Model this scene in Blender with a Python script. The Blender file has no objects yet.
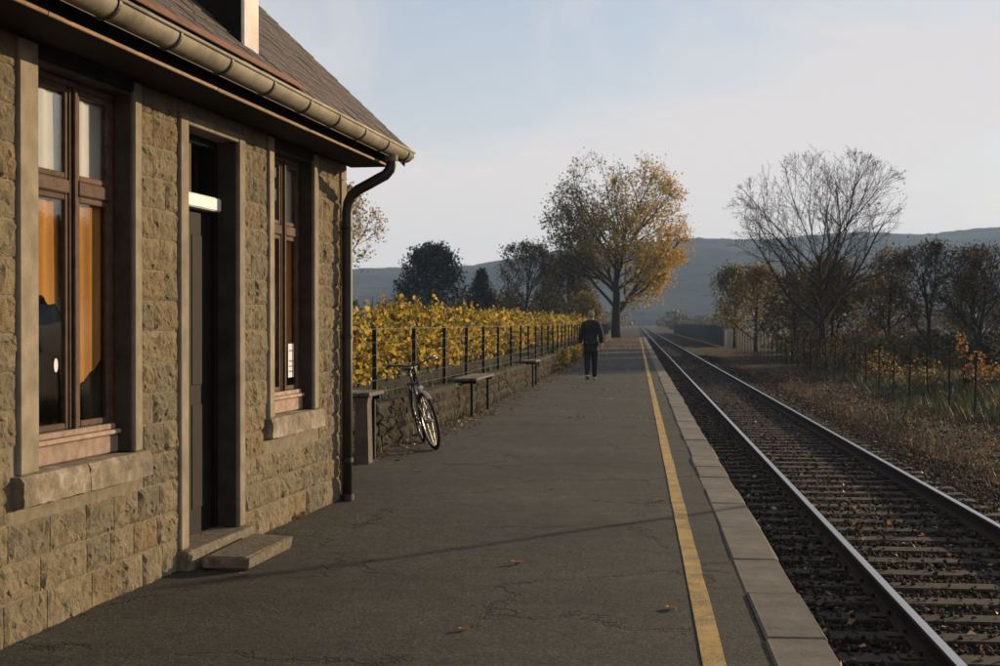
import bpy, bmesh, math, random
import numpy as np
from mathutils import Vector, Matrix

R = math.radians
SC = bpy.context.scene
COL = SC.collection

# ------------------------------------------------------------------ camera
F_PX, VPX, VPY, CAM_H = 1450.0, 637.0, 323.0, 1.48
pitch = -math.atan((333 - VPY) / F_PX)
yaw = math.atan((VPX - 500) * math.cos(pitch) / F_PX)
cam_d = bpy.data.cameras.new('camera')
cam = bpy.data.objects.new('camera', cam_d)
COL.objects.link(cam)
cam.location = (0, 0, CAM_H)
cam.rotation_euler = (math.pi / 2 + pitch, 0, yaw)
cam_d.sensor_fit = 'HORIZONTAL'
cam_d.sensor_width = 36.0
cam_d.lens = F_PX / 1000 * 36
cam_d.clip_start = 0.05
cam_d.clip_end = 20000
cam_d.dof.use_dof = True
cam_d.dof.focus_distance = 10.0
cam_d.dof.aperture_fstop = 6.3
SC.camera = cam

# ------------------------------------------------------------------ sky and sun
SUN_AZ, SUN_EL = R(41.5), R(10.5)          # azimuth measured from +Y towards +X
world = bpy.data.worlds.new('World')
SC.world = world
world.use_nodes = True
wn, wl = world.node_tree.nodes, world.node_tree.links
wn.clear()
w_out = wn.new('ShaderNodeOutputWorld')
w_bg = wn.new('ShaderNodeBackground')
w_bg.inputs['Strength'].default_value = 0.105
w_sky = wn.new('ShaderNodeTexSky')
w_sky.sky_type = 'NISHITA'
w_sky.sun_disc = False
w_sky.sun_elevation = SUN_EL
w_sky.sun_rotation = SUN_AZ
w_sky.air_density = 1.0
w_sky.dust_density = 0.8
w_sky.ozone_density = 3.0
# thin high cloud veil over the whole sky
w_tc = wn.new('ShaderNodeTexCoord')
w_map = wn.new('ShaderNodeMapping')
w_map.inputs['Rotation'].default_value = (0.0, 0.45, 0.2)
w_map.inputs['Scale'].default_value = (1.0, 1.0, 2.6)
w_map.inputs['Location'].default_value = (4.4, 1.1, 2.2)
w_n = wn.new('ShaderNodeTexNoise')
w_n.inputs['Scale'].default_value = 2.6
w_n.inputs['Detail'].default_value = 10
w_n.inputs['Roughness'].default_value = 0.63
w_n.inputs['Distortion'].default_value = 0.5
w_r = wn.new('ShaderNodeValToRGB')
w_r.color_ramp.elements[0].position = 0.40
w_r.color_ramp.elements[0].color = (0.34, 0.34, 0.34, 1)
w_r.color_ramp.elements[1].position = 0.65
w_r.color_ramp.elements[1].color = (0.96, 0.96, 0.96, 1)
w_mix = wn.new('ShaderNodeMixRGB')
# the veil thickens towards the horizon, alike on every side
w_sep = wn.new('ShaderNodeSeparateXYZ')
w_abs = wn.new('ShaderNodeMath'); w_abs.operation = 'ABSOLUTE'
w_inv = wn.new('ShaderNodeMath'); w_inv.operation = 'SUBTRACT'; w_inv.inputs[0].default_value = 1.0
w_pow = wn.new('ShaderNodeMath'); w_pow.operation = 'POWER'; w_pow.inputs[1].default_value = 7.0
w_add = wn.new('ShaderNodeMath'); w_add.operation = 'MULTIPLY_ADD'; w_add.inputs[1].default_value = 0.72; w_add.use_clamp = True
w_veil = wn.new('ShaderNodeMixRGB')
w_veil.inputs['Color1'].default_value = (5.0, 4.83, 4.98, 1)
w_veil.inputs['Color2'].default_value = (6.7, 6.05, 5.5, 1)
wl.new(w_tc.outputs['Generated'], w_map.inputs['Vector'])
wl.new(w_tc.outputs['Generated'], w_sep.inputs[0])
wl.new(w_sep.outputs['Z'], w_abs.inputs[0])
wl.new(w_abs.outputs[0], w_inv.inputs[1])
wl.new(w_inv.outputs[0], w_pow.inputs[0])
wl.new(w_map.outputs['Vector'], w_n.inputs['Vector'])
wl.new(w_n.outputs['Fac'], w_r.inputs['Fac'])
wl.new(w_pow.outputs[0], w_add.inputs[0])
wl.new(w_r.outputs['Color'], w_add.inputs[2])
wl.new(w_pow.outputs[0], w_veil.inputs['Fac'])
wl.new(w_add.outputs[0], w_mix.inputs['Fac'])
wl.new(w_sky.outputs['Color'], w_mix.inputs['Color1'])
wl.new(w_veil.outputs['Color'], w_mix.inputs['Color2'])
wl.new(w_mix.outputs['Color'], w_bg.inputs['Color'])
wl.new(w_bg.outputs['Background'], w_out.inputs['Surface'])

sun_d = bpy.data.lights.new('sun', 'SUN')
sun_d.energy = 5.0
sun_d.angle = R(0.55)
sun_d.color = (1.0, 0.75, 0.46)
sun = bpy.data.objects.new('sun', sun_d)
COL.objects.link(sun)
S_DIR = Vector((math.sin(SUN_AZ) * math.cos(SUN_EL), math.cos(SUN_AZ) * math.cos(SUN_EL), math.sin(SUN_EL)))
sun.rotation_euler = S_DIR.to_track_quat('Z', 'Y').to_euler()
sun.location = (30, 30, 30)

SC.view_settings.view_transform = 'Standard'
SC.view_settings.look = 'None'
SC.view_settings.gamma = 1.0
SC.view_settings.exposure = 0.44
SC.render.engine = 'CYCLES'
SC.cycles.use_denoising = True
SC.cycles.max_bounces = 8
SC.cycles.transparent_max_bounces = 12
SC.cycles.volume_bounces = 0
SC.cycles.sample_clamp_indirect = 2.0
SC.cycles.blur_glossy = 1.0

# ------------------------------------------------------------------ materials
def mat_base(name):
    m = bpy.data.materials.new(name)
    m.use_nodes = True
    nt = m.node_tree
    b = nt.nodes['Principled BSDF']
    return m, nt, b

def ramp(nt, fac, stops):
    r = nt.nodes.new('ShaderNodeValToRGB')
    e = r.color_ramp.elements
    while len(e) > 1: e.remove(e[-1])
    e[0].position = stops[0][0]; e[0].color = (*stops[0][1], 1)
    for p, c in stops[1:]:
        x = e.new(p); x.color = (*c, 1)
    nt.links.new(fac, r.inputs['Fac'])
    return r.outputs['Color']

def noise(nt, vec, scale, detail=4, rough=0.55, dist=0.0):
    n = nt.nodes.new('ShaderNodeTexNoise')
    n.inputs['Scale'].default_value = scale
    n.inputs['Detail'].default_value = detail
    n.inputs['Roughness'].default_value = rough
    n.inputs['Distortion'].default_value = dist
    nt.links.new(vec, n.inputs['Vector'])
    return n.outputs['Fac']

def mixc(nt, fac, a, b, mode='MIX'):
    m = nt.nodes.new('ShaderNodeMixRGB')
    m.blend_type = mode
    for sock, v in ((m.inputs['Fac'], fac), (m.inputs['Color1'], a), (m.inputs['Color2'], b)):
        if isinstance(v, (int, float)): sock.default_value = v
        elif isinstance(v, tuple): sock.default_value = (*v, 1)
        else: nt.links.new(v, sock)
    return m.outputs['Color']

def mth(nt, op, a, b=0.0):
    m = nt.nodes.new('ShaderNodeMath')
    m.operation = op
    for s, v in zip(m.inputs, (a, b)):
        if isinstance(v, (int, float)): s.default_value = v
        else: nt.links.new(v, s)
    return m.outputs[0]

def coords(nt, kind='Object'):
    return nt.nodes.new('ShaderNodeTexCoord').outputs[kind]

def bump(nt, b, height, strength=0.4, dist=0.01):
    n = nt.nodes.new('ShaderNodeBump')
    n.inputs['Strength'].default_value = strength
    n.inputs['Distance'].default_value = dist
    nt.links.new(height, n.inputs['Height'])
    nt.links.new(n.outputs['Normal'], b.inputs['Normal'])

def simple(name, c0, c1, scale=6, rough=0.8, bstr=0.3, bdist=0.004, bscale=60, metal=0.0, rnd=0.25, detail=5):
    """two-tone noisy surface, with a small brightness shift for each object"""
    m, nt, b = mat_base(name)
    v = coords(nt)
    f = noise(nt, v, scale, detail, 0.62)
    c = ramp(nt, f, [(0.32, c0), (0.68, c1)])
    if rnd:
        oi = nt.nodes.new('ShaderNodeObjectInfo')
        k = nt.nodes.new('ShaderNodeMapRange')
        k.inputs['To Min'].default_value = 1 - rnd
        k.inputs['To Max'].default_value = 1 + rnd
        nt.links.new(oi.outputs['Random'], k.inputs['Value'])
        cb = nt.nodes.new('ShaderNodeCombineColor')
        for i in range(3): nt.links.new(k.outputs[0], cb.inputs[i])
        c = mixc(nt, 1.0, c, cb.outputs[0], 'MULTIPLY')
    nt.links.new(c, b.inputs['Base Color'])
    b.inputs['Roughness'].default_value = rough
    b.inputs['Metallic'].default_value = metal
    if rough >= 0.7: b.inputs['Specular IOR Level'].default_value = 0.15
    if bstr:
        bump(nt, b, noise(nt, v, bscale, 4, 0.6), bstr, bdist)
    return m

def leaf_mat(name, stops, transl=0.45, pos_mix=None, rough=0.6):
    """leaf colours picked per leaf; light shines through the blade"""
    m, nt, b = mat_base(name)
    g = nt.nodes.new('ShaderNodeNewGeometry')
    fac = g.outputs['Random Per Island']
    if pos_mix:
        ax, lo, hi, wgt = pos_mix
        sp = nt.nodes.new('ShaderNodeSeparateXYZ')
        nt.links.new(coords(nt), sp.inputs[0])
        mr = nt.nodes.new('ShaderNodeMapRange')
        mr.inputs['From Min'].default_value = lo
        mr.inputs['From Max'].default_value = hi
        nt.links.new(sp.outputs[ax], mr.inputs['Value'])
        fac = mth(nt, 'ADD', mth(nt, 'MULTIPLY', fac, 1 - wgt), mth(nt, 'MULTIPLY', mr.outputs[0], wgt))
    c = ramp(nt, fac, stops)
    nt.links.new(c, b.inputs['Base Color'])
    b.inputs['Roughness'].default_value = rough
    t = nt.nodes.new('ShaderNodeBsdfTranslucent')
    nt.links.new(c, t.inputs['Color'])
    mx = nt.nodes.new('ShaderNodeMixShader')
    mx.inputs[0].default_value = transl
    nt.links.new(b.outputs[0], mx.inputs[1])
    nt.links.new(t.outputs[0], mx.inputs[2])
    nt.links.new(mx.outputs[0], nt.nodes['Material Output'].inputs['Surface'])
    return m

M = {}
# rock-faced sandstone
def make_stone():
    m, nt, b = mat_base('rock_faced_stone')
    v = coords(nt)
    f = noise(nt, v, 9, 6, 0.65)
    f2 = noise(nt, v, 55, 4, 0.7)
    c = ramp(nt, f, [(0.25, (0.160, 0.132, 0.085)), (0.5, (0.245, 0.203, 0.133)), (0.75, (0.335, 0.280, 0.188))])
    c = mixc(nt, 0.55, c, ramp(nt, f2, [(0.3, (0.45, 0.43, 0.40)), (0.62, (1.0, 1.0, 1.0))]), 'MULTIPLY')
    oi = nt.nodes.new('ShaderNodeObjectInfo')
    tint = ramp(nt, oi.outputs['Random'], [(0.0, (0.78, 0.79, 0.80)), (0.35, (0.98, 0.98, 0.95)), (0.7, (1.08, 1.06, 1.0)), (0.93, (1.08, 0.97, 0.82)), (1.0, (0.88, 0.84, 0.78))])
    c = mixc(nt, 1.0, c, tint, 'MULTIPLY')
    nt.links.new(c, b.inputs['Base Color'])
    b.inputs['Roughness'].default_value = 0.92
    b.inputs['Specular IOR Level'].default_value = 0.15
    h = mth(nt, 'ADD', noise(nt, v, 38, 6, 0.75), mth(nt, 'MULTIPLY', noise(nt, v, 110, 3, 0.65), 0.55))
    bump(nt, b, h, 0.9, 0.020)
    return m
M['stone'] = make_stone()
def make_low_stone():
    m, nt, b = mat_base('old_wall_stone')
    v = coords(nt)
    c = ramp(nt, noise(nt, v, 5, 6, 0.7), [(0.3, (0.020, 0.016, 0.011)), (0.55, (0.046, 0.036, 0.024)), (0.75, (0.080, 0.062, 0.042))])
    c = mixc(nt, ramp(nt, noise(nt, v, 2.3, 4, 0.6), [(0.5, (0, 0, 0)), (0.7, (0.7, 0.7, 0.7))]), c, (0.045, 0.05, 0.025))
    oi = nt.nodes.new('ShaderNodeObjectInfo')
    c = mixc(nt, 1.0, c, ramp(nt, oi.outputs['Random'], [(0, (0.65, 0.65, 0.65)), (1, (1.2, 1.15, 1.05))]), 'MULTIPLY')
    nt.links.new(c, b.inputs['Base Color'])
    b.inputs['Roughness'].default_value = 0.95
    b.inputs['Specular IOR Level'].default_value = 0.15
    bump(nt, b, noise(nt, v, 26, 6, 0.7), 0.8, 0.02)
    return m
M['low_stone'] = make_low_stone()
M['mortar'] = simple('mortar', (0.17, 0.145, 0.10), (0.27, 0.232, 0.165), 14, 0.95, 0.5, 0.006, 70)
M['dressed'] = simple('dressed_stone', (0.185, 0.155, 0.108), (0.31, 0.262, 0.188), 7, 0.9, 0.5, 0.004, 90, rnd=0.1, detail=8)
def make_sill():
    m, nt, b = mat_base('weathered_sill_stone')
    v = coords(nt)
    c = ramp(nt, noise(nt, v, 5, 8, 0.7), [(0.35, (0.12, 0.095, 0.062)), (0.52, (0.205, 0.165, 0.108)), (0.68, (0.38, 0.32, 0.245))])
    nt.links.new(c, b.inputs['Base Color'])
    b.inputs['Roughness'].default_value = 0.9
    bump(nt, b, noise(nt, v, 40, 6, 0.7), 0.7, 0.010)
    return m
M['sill'] = make_sill()
M['concrete'] = simple('concrete', (0.085, 0.074, 0.060), (0.15, 0.13, 0.105), 8, 0.9, 0.4, 0.004, 80, rnd=0.08, detail=8)
M['step'] = simple('step_concrete', (0.085, 0.070, 0.048), (0.215, 0.180, 0.126), 22, 0.9, 0.9, 0.010, 55, rnd=0.05, detail=8)
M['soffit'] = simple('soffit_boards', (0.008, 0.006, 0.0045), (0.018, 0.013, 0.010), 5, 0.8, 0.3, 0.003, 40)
M['reveal'] = simple('stained_reveal_board', (0.030, 0.024, 0.019), (0.062, 0.050, 0.040), 7, 0.8, 0.3, 0.003, 40)  # shade inside the openings, put into a dark colour
M['fascia'] = simple('fascia_wood', (0.20, 0.12, 0.07), (0.34, 0.22, 0.13), 8, 0.75, 0.3, 0.003, 40)
M['render_white'] = simple('chimney_render', (0.52, 0.44, 0.40), (0.72, 0.66, 0.60), 4, 0.9, 0.4, 0.006, 40, detail=8)
M['copper'] = simple('copper_flashing', (0.15, 0.065, 0.030), (0.26, 0.12, 0.055), 9, 0.7, 0.2, 0.002, 50, metal=0.35)
def make_zinc():
    m, nt, b = mat_base('gutter_zinc')
    v = coords(nt)
    c = ramp(nt, noise(nt, v, 3.2, 8, 0.7), [(0.3, (0.135, 0.118, 0.082)), (0.5, (0.225, 0.198, 0.145)), (0.68, (0.30, 0.268, 0.205))])
    c = mixc(nt, ramp(nt, noise(nt, v, 12, 5, 0.7), [(0.5, (0, 0, 0)), (0.72, (0.55, 0.55, 0.55))]), c, (0.20, 0.15, 0.07))
    nt.links.new(c, b.inputs['Base Color'])
    b.inputs['Roughness'].default_value = 0.72
    b.inputs['Specular IOR Level'].default_value = 0.2
    b.inputs['Metallic'].default_value = 0.1
    bump(nt, b, noise(nt, v, 18, 4, 0.6), 0.2, 0.006)
    return m
M['zinc'] = make_zinc()
M['pipe'] = simple('downpipe_metal', (0.022, 0.02, 0.018), (0.05, 0.044, 0.036), 6, 0.5, 0.2, 0.002, 50, metal=0.3)
M['bracket'] = simple('bracket_iron', (0.02, 0.018, 0.015), (0.05, 0.042, 0.035), 20, 0.6, 0.2, 0.002, 50, metal=0.5)
def make_tile():
    m, nt, b = mat_base('roof_tile')
    v = coords(nt)
    c = ramp(nt, noise(nt, v, 6, 5, 0.7), [(0.3, (0.026, 0.018, 0.012)), (0.7, (0.068, 0.046, 0.030))])
    oi = nt.nodes.new('ShaderNodeObjectInfo')
    g = nt.nodes.new('ShaderNodeNewGeometry')
    r = mth(nt, 'FRACT', mth(nt, 'ADD', oi.outputs['Random'], g.outputs['Random Per Island']))
    c = mixc(nt, 1.0, c, ramp(nt, r, [(0, (0.55, 0.55, 0.57)), (0.5, (1.0, 0.98, 0.95)), (1, (1.45, 1.25, 1.05))]), 'MULTIPLY')
    nt.links.new(c, b.inputs['Base Color'])
    b.inputs['Roughness'].default_value = 0.8
    bump(nt, b, noise(nt, v, 40, 5, 0.7), 0.4, 0.004)
    return m
M['tile'] = make_tile()
M['timber'] = simple('window_timber', (0.060, 0.033, 0.021), (0.12, 0.072, 0.048), 14, 0.8, 0.3, 0.002, 80)
M['timber_pale'] = simple('sill_timber', (0.24, 0.16, 0.115), (0.40, 0.30, 0.235), 12, 0.8, 0.3, 0.002, 80)
M['door'] = simple('door_wood', (0.0065, 0.0045, 0.0033), (0.013, 0.009, 0.0065), 8, 0.8, 0.3, 0.002, 60)
M['white_paint'] = simple('white_paint', (0.62, 0.60, 0.55), (0.80, 0.79, 0.75), 10, 0.6, 0.2, 0.002, 60)
M['paper'] = simple('paper', (0.74, 0.73, 0.70), (0.82, 0.81, 0.78), 10, 0.8, 0)
M['curtain_orange'] = simple('ochre_curtain', (0.56, 0.25, 0.055), (0.68, 0.34, 0.09), 3, 0.9, 0, rnd=0.05)  # orange of the low sky's reflection, put into the cloth colour
M['curtain_pale'] = simple('net_curtain', (0.74, 0.69, 0.64), (0.84, 0.80, 0.76), 3, 0.9, 0, rnd=0.05)  # pale sky reflection of the upper panes, as cloth colour
M['room'] = simple('room_plaster', (0.10, 0.08, 0.06), (0.14, 0.11, 0.08), 3, 0.9, 0)
M['print_dark'] = simple('printed_ink', (0.20, 0.20, 0.21), (0.30, 0.30, 0.31), 10, 0.8, 0)

def make_glass():
    m, nt, b = mat_base('window_glass')
    nt.nodes.remove(b)
    g = nt.nodes.new('ShaderNodeBsdfGlossy'); g.inputs['Roughness'].default_value = 0.015
    t = nt.nodes.new('ShaderNodeBsdfTransparent'); t.inputs['Color'].default_value = (0.90, 0.90, 0.88, 1)
    lw_ = nt.nodes.new('ShaderNodeLayerWeight'); lw_.inputs['Blend'].default_value = 0.5
    facing = mth(nt, 'ADD', mth(nt, 'MULTIPLY', mth(nt, 'POWER', lw_.outputs['Facing'], 3.2), 0.45), 0.04)
    v = coords(nt)
    bm_ = nt.nodes.new('ShaderNodeBump'); bm_.inputs['Strength'].default_value = 0.05; bm_.inputs['Distance'].default_value = 0.02
    nt.links.new(noise(nt, v, 3.0, 1, 0.5), bm_.inputs['Height'])
    nt.links.new(bm_.outputs[0], g.inputs['Normal'])
    mx = nt.nodes.new('ShaderNodeMixShader')
    nt.links.new(facing, mx.inputs[0])
    nt.links.new(t.outputs[0], mx.inputs[1]); nt.links.new(g.outputs[0], mx.inputs[2])
    nt.links.new(mx.outputs[0], nt.nodes['Material Output'].inputs['Surface'])
    return m
M['glass'] = make_glass()

def make_asphalt():
    m, nt, b = mat_base('asphalt')
    v = coords(nt)
    big = noise(nt, v, 0.55, 5, 0.6)
    mid = noise(nt, v, 5.0, 5, 0.65)
    fine = noise(nt, v, 62, 5, 0.8)
    c = ramp(nt, big, [(0.28, (0.024, 0.024, 0.021)), (0.45, (0.037, 0.036, 0.030)), (0.58, (0.046, 0.044, 0.036)), (0.75, (0.064, 0.059, 0.047))])
    c = mixc(nt, 0.9, c, ramp(nt, mid, [(0.3, (0.62, 0.62, 0.62)), (0.7, (1.3, 1.26, 1.2))]), 'MULTIPLY')
    c = mixc(nt, 0.6, c, ramp(nt, noise(nt, v, 26, 4, 0.7), [(0.32, (0.5, 0.5, 0.5)), (0.66, (1.5, 1.48, 1.44))]), 'MULTIPLY')
    c = mixc(nt, 0.85, c, ramp(nt, fine, [(0.38, (0.30, 0.30, 0.30)), (0.52, (0.95, 0.95, 0.95)), (0.63, (2.7, 2.55, 2.3))]), 'MULTIPLY')
    # cracks: warped cell borders, broken up by a mask
    vm = nt.nodes.new('ShaderNodeVectorMath'); vm.operation = 'ADD'
    nz = nt.nodes.new('ShaderNodeTexNoise'); nz.inputs['Scale'].default_value = 2.6; nz.inputs['Detail'].default_value = 6; nz.inputs['Roughness'].default_value = 0.7
    nt.links.new(v, nz.inputs['Vector'])
    sc_ = nt.nodes.new('ShaderNodeVectorMath'); sc_.operation = 'SCALE'; sc_.inputs['Scale'].default_value = 0.7
    nt.links.new(nz.outputs['Color'], sc_.inputs[0])
    nt.links.new(v, vm.inputs[0]); nt.links.new(sc_.outputs[0], vm.inputs[1])
    vo = nt.nodes.new('ShaderNodeTexVoronoi'); vo.feature = 'DISTANCE_TO_EDGE'; vo.inputs['Scale'].default_value = 0.55
    nt.links.new(vm.outputs[0], vo.inputs['Vector'])
    crack = ramp(nt, vo.outputs['Distance'], [(0.0, (1, 1, 1)), (0.013, (0, 0, 0))])
    mask = ramp(nt, noise(nt, v, 0.9, 3, 0.6), [(0.47, (0, 0, 0)), (0.56, (1, 1, 1))])
    cm = mixc(nt, 1.0, crack, mask, 'MULTIPLY')
    c = mixc(nt, mth(nt, 'MULTIPLY', cm, 0.7), c, (0.010, 0.009, 0.008))
    nt.links.new(c, b.inputs['Base Color'])
    b.inputs['Roughness'].default_value = 0.85
    b.inputs['Specular IOR Level'].default_value = 0.22
    h = mth(nt, 'ADD', mth(nt, 'MULTIPLY', fine, 0.8), mth(nt, 'MULTIPLY', mid, 0.9))
    h = mth(nt, 'SUBTRACT', h, mth(nt, 'MULTIPLY', cm, 1.2))
    bump(nt, b, h, 1.0, 0.018)
    return m
M['asphalt'] = make_asphalt()

def make_line():
    m, nt, b = mat_base('yellow_line_paint')
    v = coords(nt)
    worn = ramp(nt, mth(nt, 'ADD', mth(nt, 'MULTIPLY', noise(nt, v, 95, 3, 0.65), 0.55), mth(nt, 'MULTIPLY', noise(nt, v, 4, 5, 0.7), 0.45)),
                [(0.40, (1, 1, 1)), (0.53, (0.0, 0.0, 0.0))])
    y = ramp(nt, noise(nt, v, 6, 5, 0.7), [(0.3, (0.36, 0.215, 0.035)), (0.7, (0.52, 0.33, 0.07))])
    c = mixc(nt, worn, y, (0.085, 0.066, 0.04))
    nt.links.new(c, b.inputs['Base Color'])
    b.inputs['Roughness'].default_value = 0.8
    bump(nt, b, noise(nt, v, 120, 3, 0.6), 0.5, 0.006)
    return m
M['line'] = make_line()
def make_edge():
    m, nt, b = mat_base('platform_edge_concrete')
    v = coords(nt)
    c = ramp(nt, noise(nt, v, 3.0, 8, 0.68), [(0.30, (0.045, 0.039, 0.030)), (0.46, (0.100, 0.086, 0.066)), (0.7, (0.172, 0.149, 0.115))])
    c = mixc(nt, 0.8, c, ramp(nt, noise(nt, v, 70, 4, 0.7), [(0.3, (0.6, 0.6, 0.6)), (0.6, (1.1, 1.1, 1.1))]), 'MULTIPLY')
    oi = nt.nodes.new('ShaderNodeObjectInfo')
    c = mixc(nt, 1.0, c, ramp(nt, oi.outputs['Random'], [(0, (0.72, 0.72, 0.72)), (1, (1.15, 1.12, 1.08))]), 'MULTIPLY')
    nt.links.new(c, b.inputs['Base Color'])
    b.inputs['Roughness'].default_value = 0.9
    bump(nt, b, noise(nt, v, 45, 6, 0.7), 0.5, 0.008)
    return m
M['edge'] = make_edge()

def make_ground():
    m, nt, b = mat_base('valley_ground')
    v = coords(nt)
    c = ramp(nt, noise(nt, v, 0.35, 8, 0.7), [(0.35, (0.018, 0.015, 0.011)), (0.55, (0.030, 0.025, 0.017)), (0.7, (0.055, 0.043, 0.026))])
    f = noise(nt, v, 7, 6, 0.75)
    c = mixc(nt, 0.9, c, ramp(nt, f, [(0.3, (0.4, 0.4, 0.4)), (0.65, (1.5, 1.45, 1.35))]), 'MULTIPLY')
    nt.links.new(c, b.inputs['Base Color'])
    b.inputs['Roughness'].default_value = 1.0
    b.inputs['Specular IOR Level'].default_value = 0.1
    bump(nt, b, f, 0.9, 0.08)
    return m
M['ground'] = make_ground()
def make_ballast(name, k=1.0):
    m, nt, b = mat_base(name)
    v = coords(nt)
    vo = nt.nodes.new('ShaderNodeTexVoronoi'); vo.inputs['Scale'].default_value = 19
    nt.links.new(v, vo.inputs['Vector'])
    c = ramp(nt, vo.outputs['Color'], [(0.0, (0.016 * k, 0.013 * k, 0.011 * k)), (0.6, (0.050 * k, 0.039 * k, 0.030 * k)), (1.0, (0.095 * k, 0.072 * k, 0.052 * k))])
    nt.links.new(c, b.inputs['Base Color'])
    b.inputs['Roughness'].default_value = 0.95
    b.inputs['Specular IOR Level'].default_value = 0.2
    bump(nt, b, mth(nt, 'MULTIPLY', vo.outputs['Distance'], -1.0), 1.0, 0.05)
    return m
M['ballast'] = make_ballast('ballast_gravel', 0.55)
def make_ballast_stone():
    m, nt, b = mat_base('ballast_stone')
    g = nt.nodes.new('ShaderNodeNewGeometry')
    c = ramp(nt, g.outputs['Random Per Island'], [(0.0, (0.010, 0.008, 0.006)), (0.5, (0.027, 0.020, 0.015)), (0.88, (0.050, 0.037, 0.026)), (1.0, (0.12, 0.098, 0.075))])
    nt.links.new(c, b.inputs['Base Color'])
    b.inputs['Roughness'].default_value = 0.9
    b.inputs['Specular IOR Level'].default_value = 0.12
    return m
M['ballast_stone'] = make_ballast_stone()
M['sleeper'] = simple('sleeper_wood', (0.012, 0.0095, 0.0075), (0.044, 0.036, 0.028), 10, 0.85, 0.5, 0.006, 50, rnd=0.3)
def make_rail_mat():
    m, nt, b = mat_base('rail_steel')
    v = coords(nt)
    sp = nt.nodes.new('ShaderNodeSeparateXYZ'); nt.links.new(v, sp.inputs[0])
    top = mth(nt, 'MULTIPLY', mth(nt, 'GREATER_THAN', sp.outputs['Z'], -0.0022), mth(nt, 'LESS_THAN', mth(nt, 'ABSOLUTE', sp.outputs['X']), 0.026))
    rust = ramp(nt, noise(nt, v, 15, 5, 0.7), [(0.3, (0.012, 0.008, 0.006)), (0.7, (0.034, 0.021, 0.014))])
    c = mixc(nt, top, rust, (0.42, 0.40, 0.38))
    nt.links.new(c, b.inputs['Base Color'])
    nt.links.new(top, b.inputs['Metallic'])
    b.inputs['Specular IOR Level'].default_value = 0.15
    nt.links.new(mth(nt, 'SUBTRACT', 0.85, mth(nt, 'MULTIPLY', top, 0.53)), b.inputs['Roughness'])
    return m
M['rail'] = make_rail_mat()
M['clip'] = simple('rail_clip_iron', (0.02, 0.013, 0.01), (0.05, 0.03, 0.02), 20, 0.8, 0.2, 0.002, 50)
M['fence_green'] = simple('fence_post_paint', (0.008, 0.012, 0.010), (0.017, 0.024, 0.020), 8, 0.7, 0.2, 0.002, 50, metal=0.2)
M['wire'] = simple('fence_wire', (0.07, 0.07, 0.065), (0.12, 0.12, 0.11), 8, 0.5, 0, metal=0.5)
M['plank'] = simple('bench_plank', (0.07, 0.055, 0.04), (0.15, 0.122, 0.092), 12, 0.75, 0.4, 0.003, 60)
M['soil'] = simple('vineyard_soil', (0.030, 0.026, 0.015), (0.075, 0.062, 0.033), 3, 1.0, 0.8, 0.03, 14, rnd=0)
M['bark'] = simple('tree_bark', (0.022, 0.017, 0.013), (0.060, 0.047, 0.036), 6, 0.95, 0.6, 0.01, 25, rnd=0.1)
M['bark_dark'] = simple('dark_bark', (0.016, 0.013, 0.010), (0.040, 0.032, 0.025), 6, 0.95, 0.5, 0.01, 25, rnd=0.1)
M['vine_wood'] = simple('vine_wood', (0.020, 0.015, 0.010), (0.05, 0.036, 0.024), 12, 0.95, 0.5, 0.006, 40)
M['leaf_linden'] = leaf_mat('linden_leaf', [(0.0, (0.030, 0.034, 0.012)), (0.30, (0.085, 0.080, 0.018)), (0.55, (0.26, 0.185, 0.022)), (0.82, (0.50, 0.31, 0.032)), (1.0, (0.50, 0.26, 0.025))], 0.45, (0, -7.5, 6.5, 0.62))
M['leaf_vine'] = leaf_mat('vine_leaf', [(0.0, (0.04, 0.045, 0.012)), (0.28, (0.13, 0.12, 0.022)), (0.50, (0.34, 0.25, 0.032)), (0.82, (0.56, 0.36, 0.05)), (0.91, (0.36, 0.17, 0.025)), (0.95, (0.20, 0.075, 0.02)), (1.0, (0.08, 0.04, 0.02))], 0.6)
M['leaf_olive'] = leaf_mat('olive_leaf', [(0.0, (0.026, 0.027, 0.012)), (0.5, (0.066, 0.060, 0.020)), (0.85, (0.17, 0.115, 0.026)), (1.0, (0.28, 0.17, 0.03))], 0.45)
M['leaf_dark'] = leaf_mat('evergreen_leaf', [(0.0, (0.008, 0.012, 0.007)), (0.6, (0.020, 0.027, 0.013)), (1.0, (0.040, 0.045, 0.018))], 0.2)
M['leaf_orange'] = leaf_mat('orange_leaf', [(0.0, (0.10, 0.065, 0.015)), (0.4, (0.32, 0.15, 0.022)), (0.75, (0.48, 0.20, 0.025)), (1.0, (0.36, 0.10, 0.016))], 0.45)
M['leaf_brown'] = leaf_mat('withered_leaf', [(0.0, (0.030, 0.025, 0.015)), (0.6, (0.075, 0.057, 0.029)), (0.9, (0.17, 0.12, 0.045)), (1.0, (0.25, 0.16, 0.045))], 0.55)
M['leaf_green'] = leaf_mat('weed_leaf', [(0.0, (0.014, 0.020, 0.009)), (0.6, (0.030, 0.040, 0.015)), (0.9, (0.07, 0.068, 0.022)), (1.0, (0.16, 0.10, 0.025))], 0.35)
M['grass_dry'] = leaf_mat('dry_grass', [(0.0, (0.022, 0.017, 0.010)), (0.5, (0.065, 0.045, 0.024)), (0.85, (0.13, 0.09, 0.045)), (1.0, (0.16, 0.07, 0.02))], 0.35)
M['leaf_litter'] = leaf_mat('fallen_leaf', [(0.0, (0.09, 0.05, 0.025)), (0.5, (0.23, 0.125, 0.05)), (0.85, (0.34, 0.20, 0.09)), (1.0, (0.42, 0.32, 0.21))], 0.25)
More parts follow.
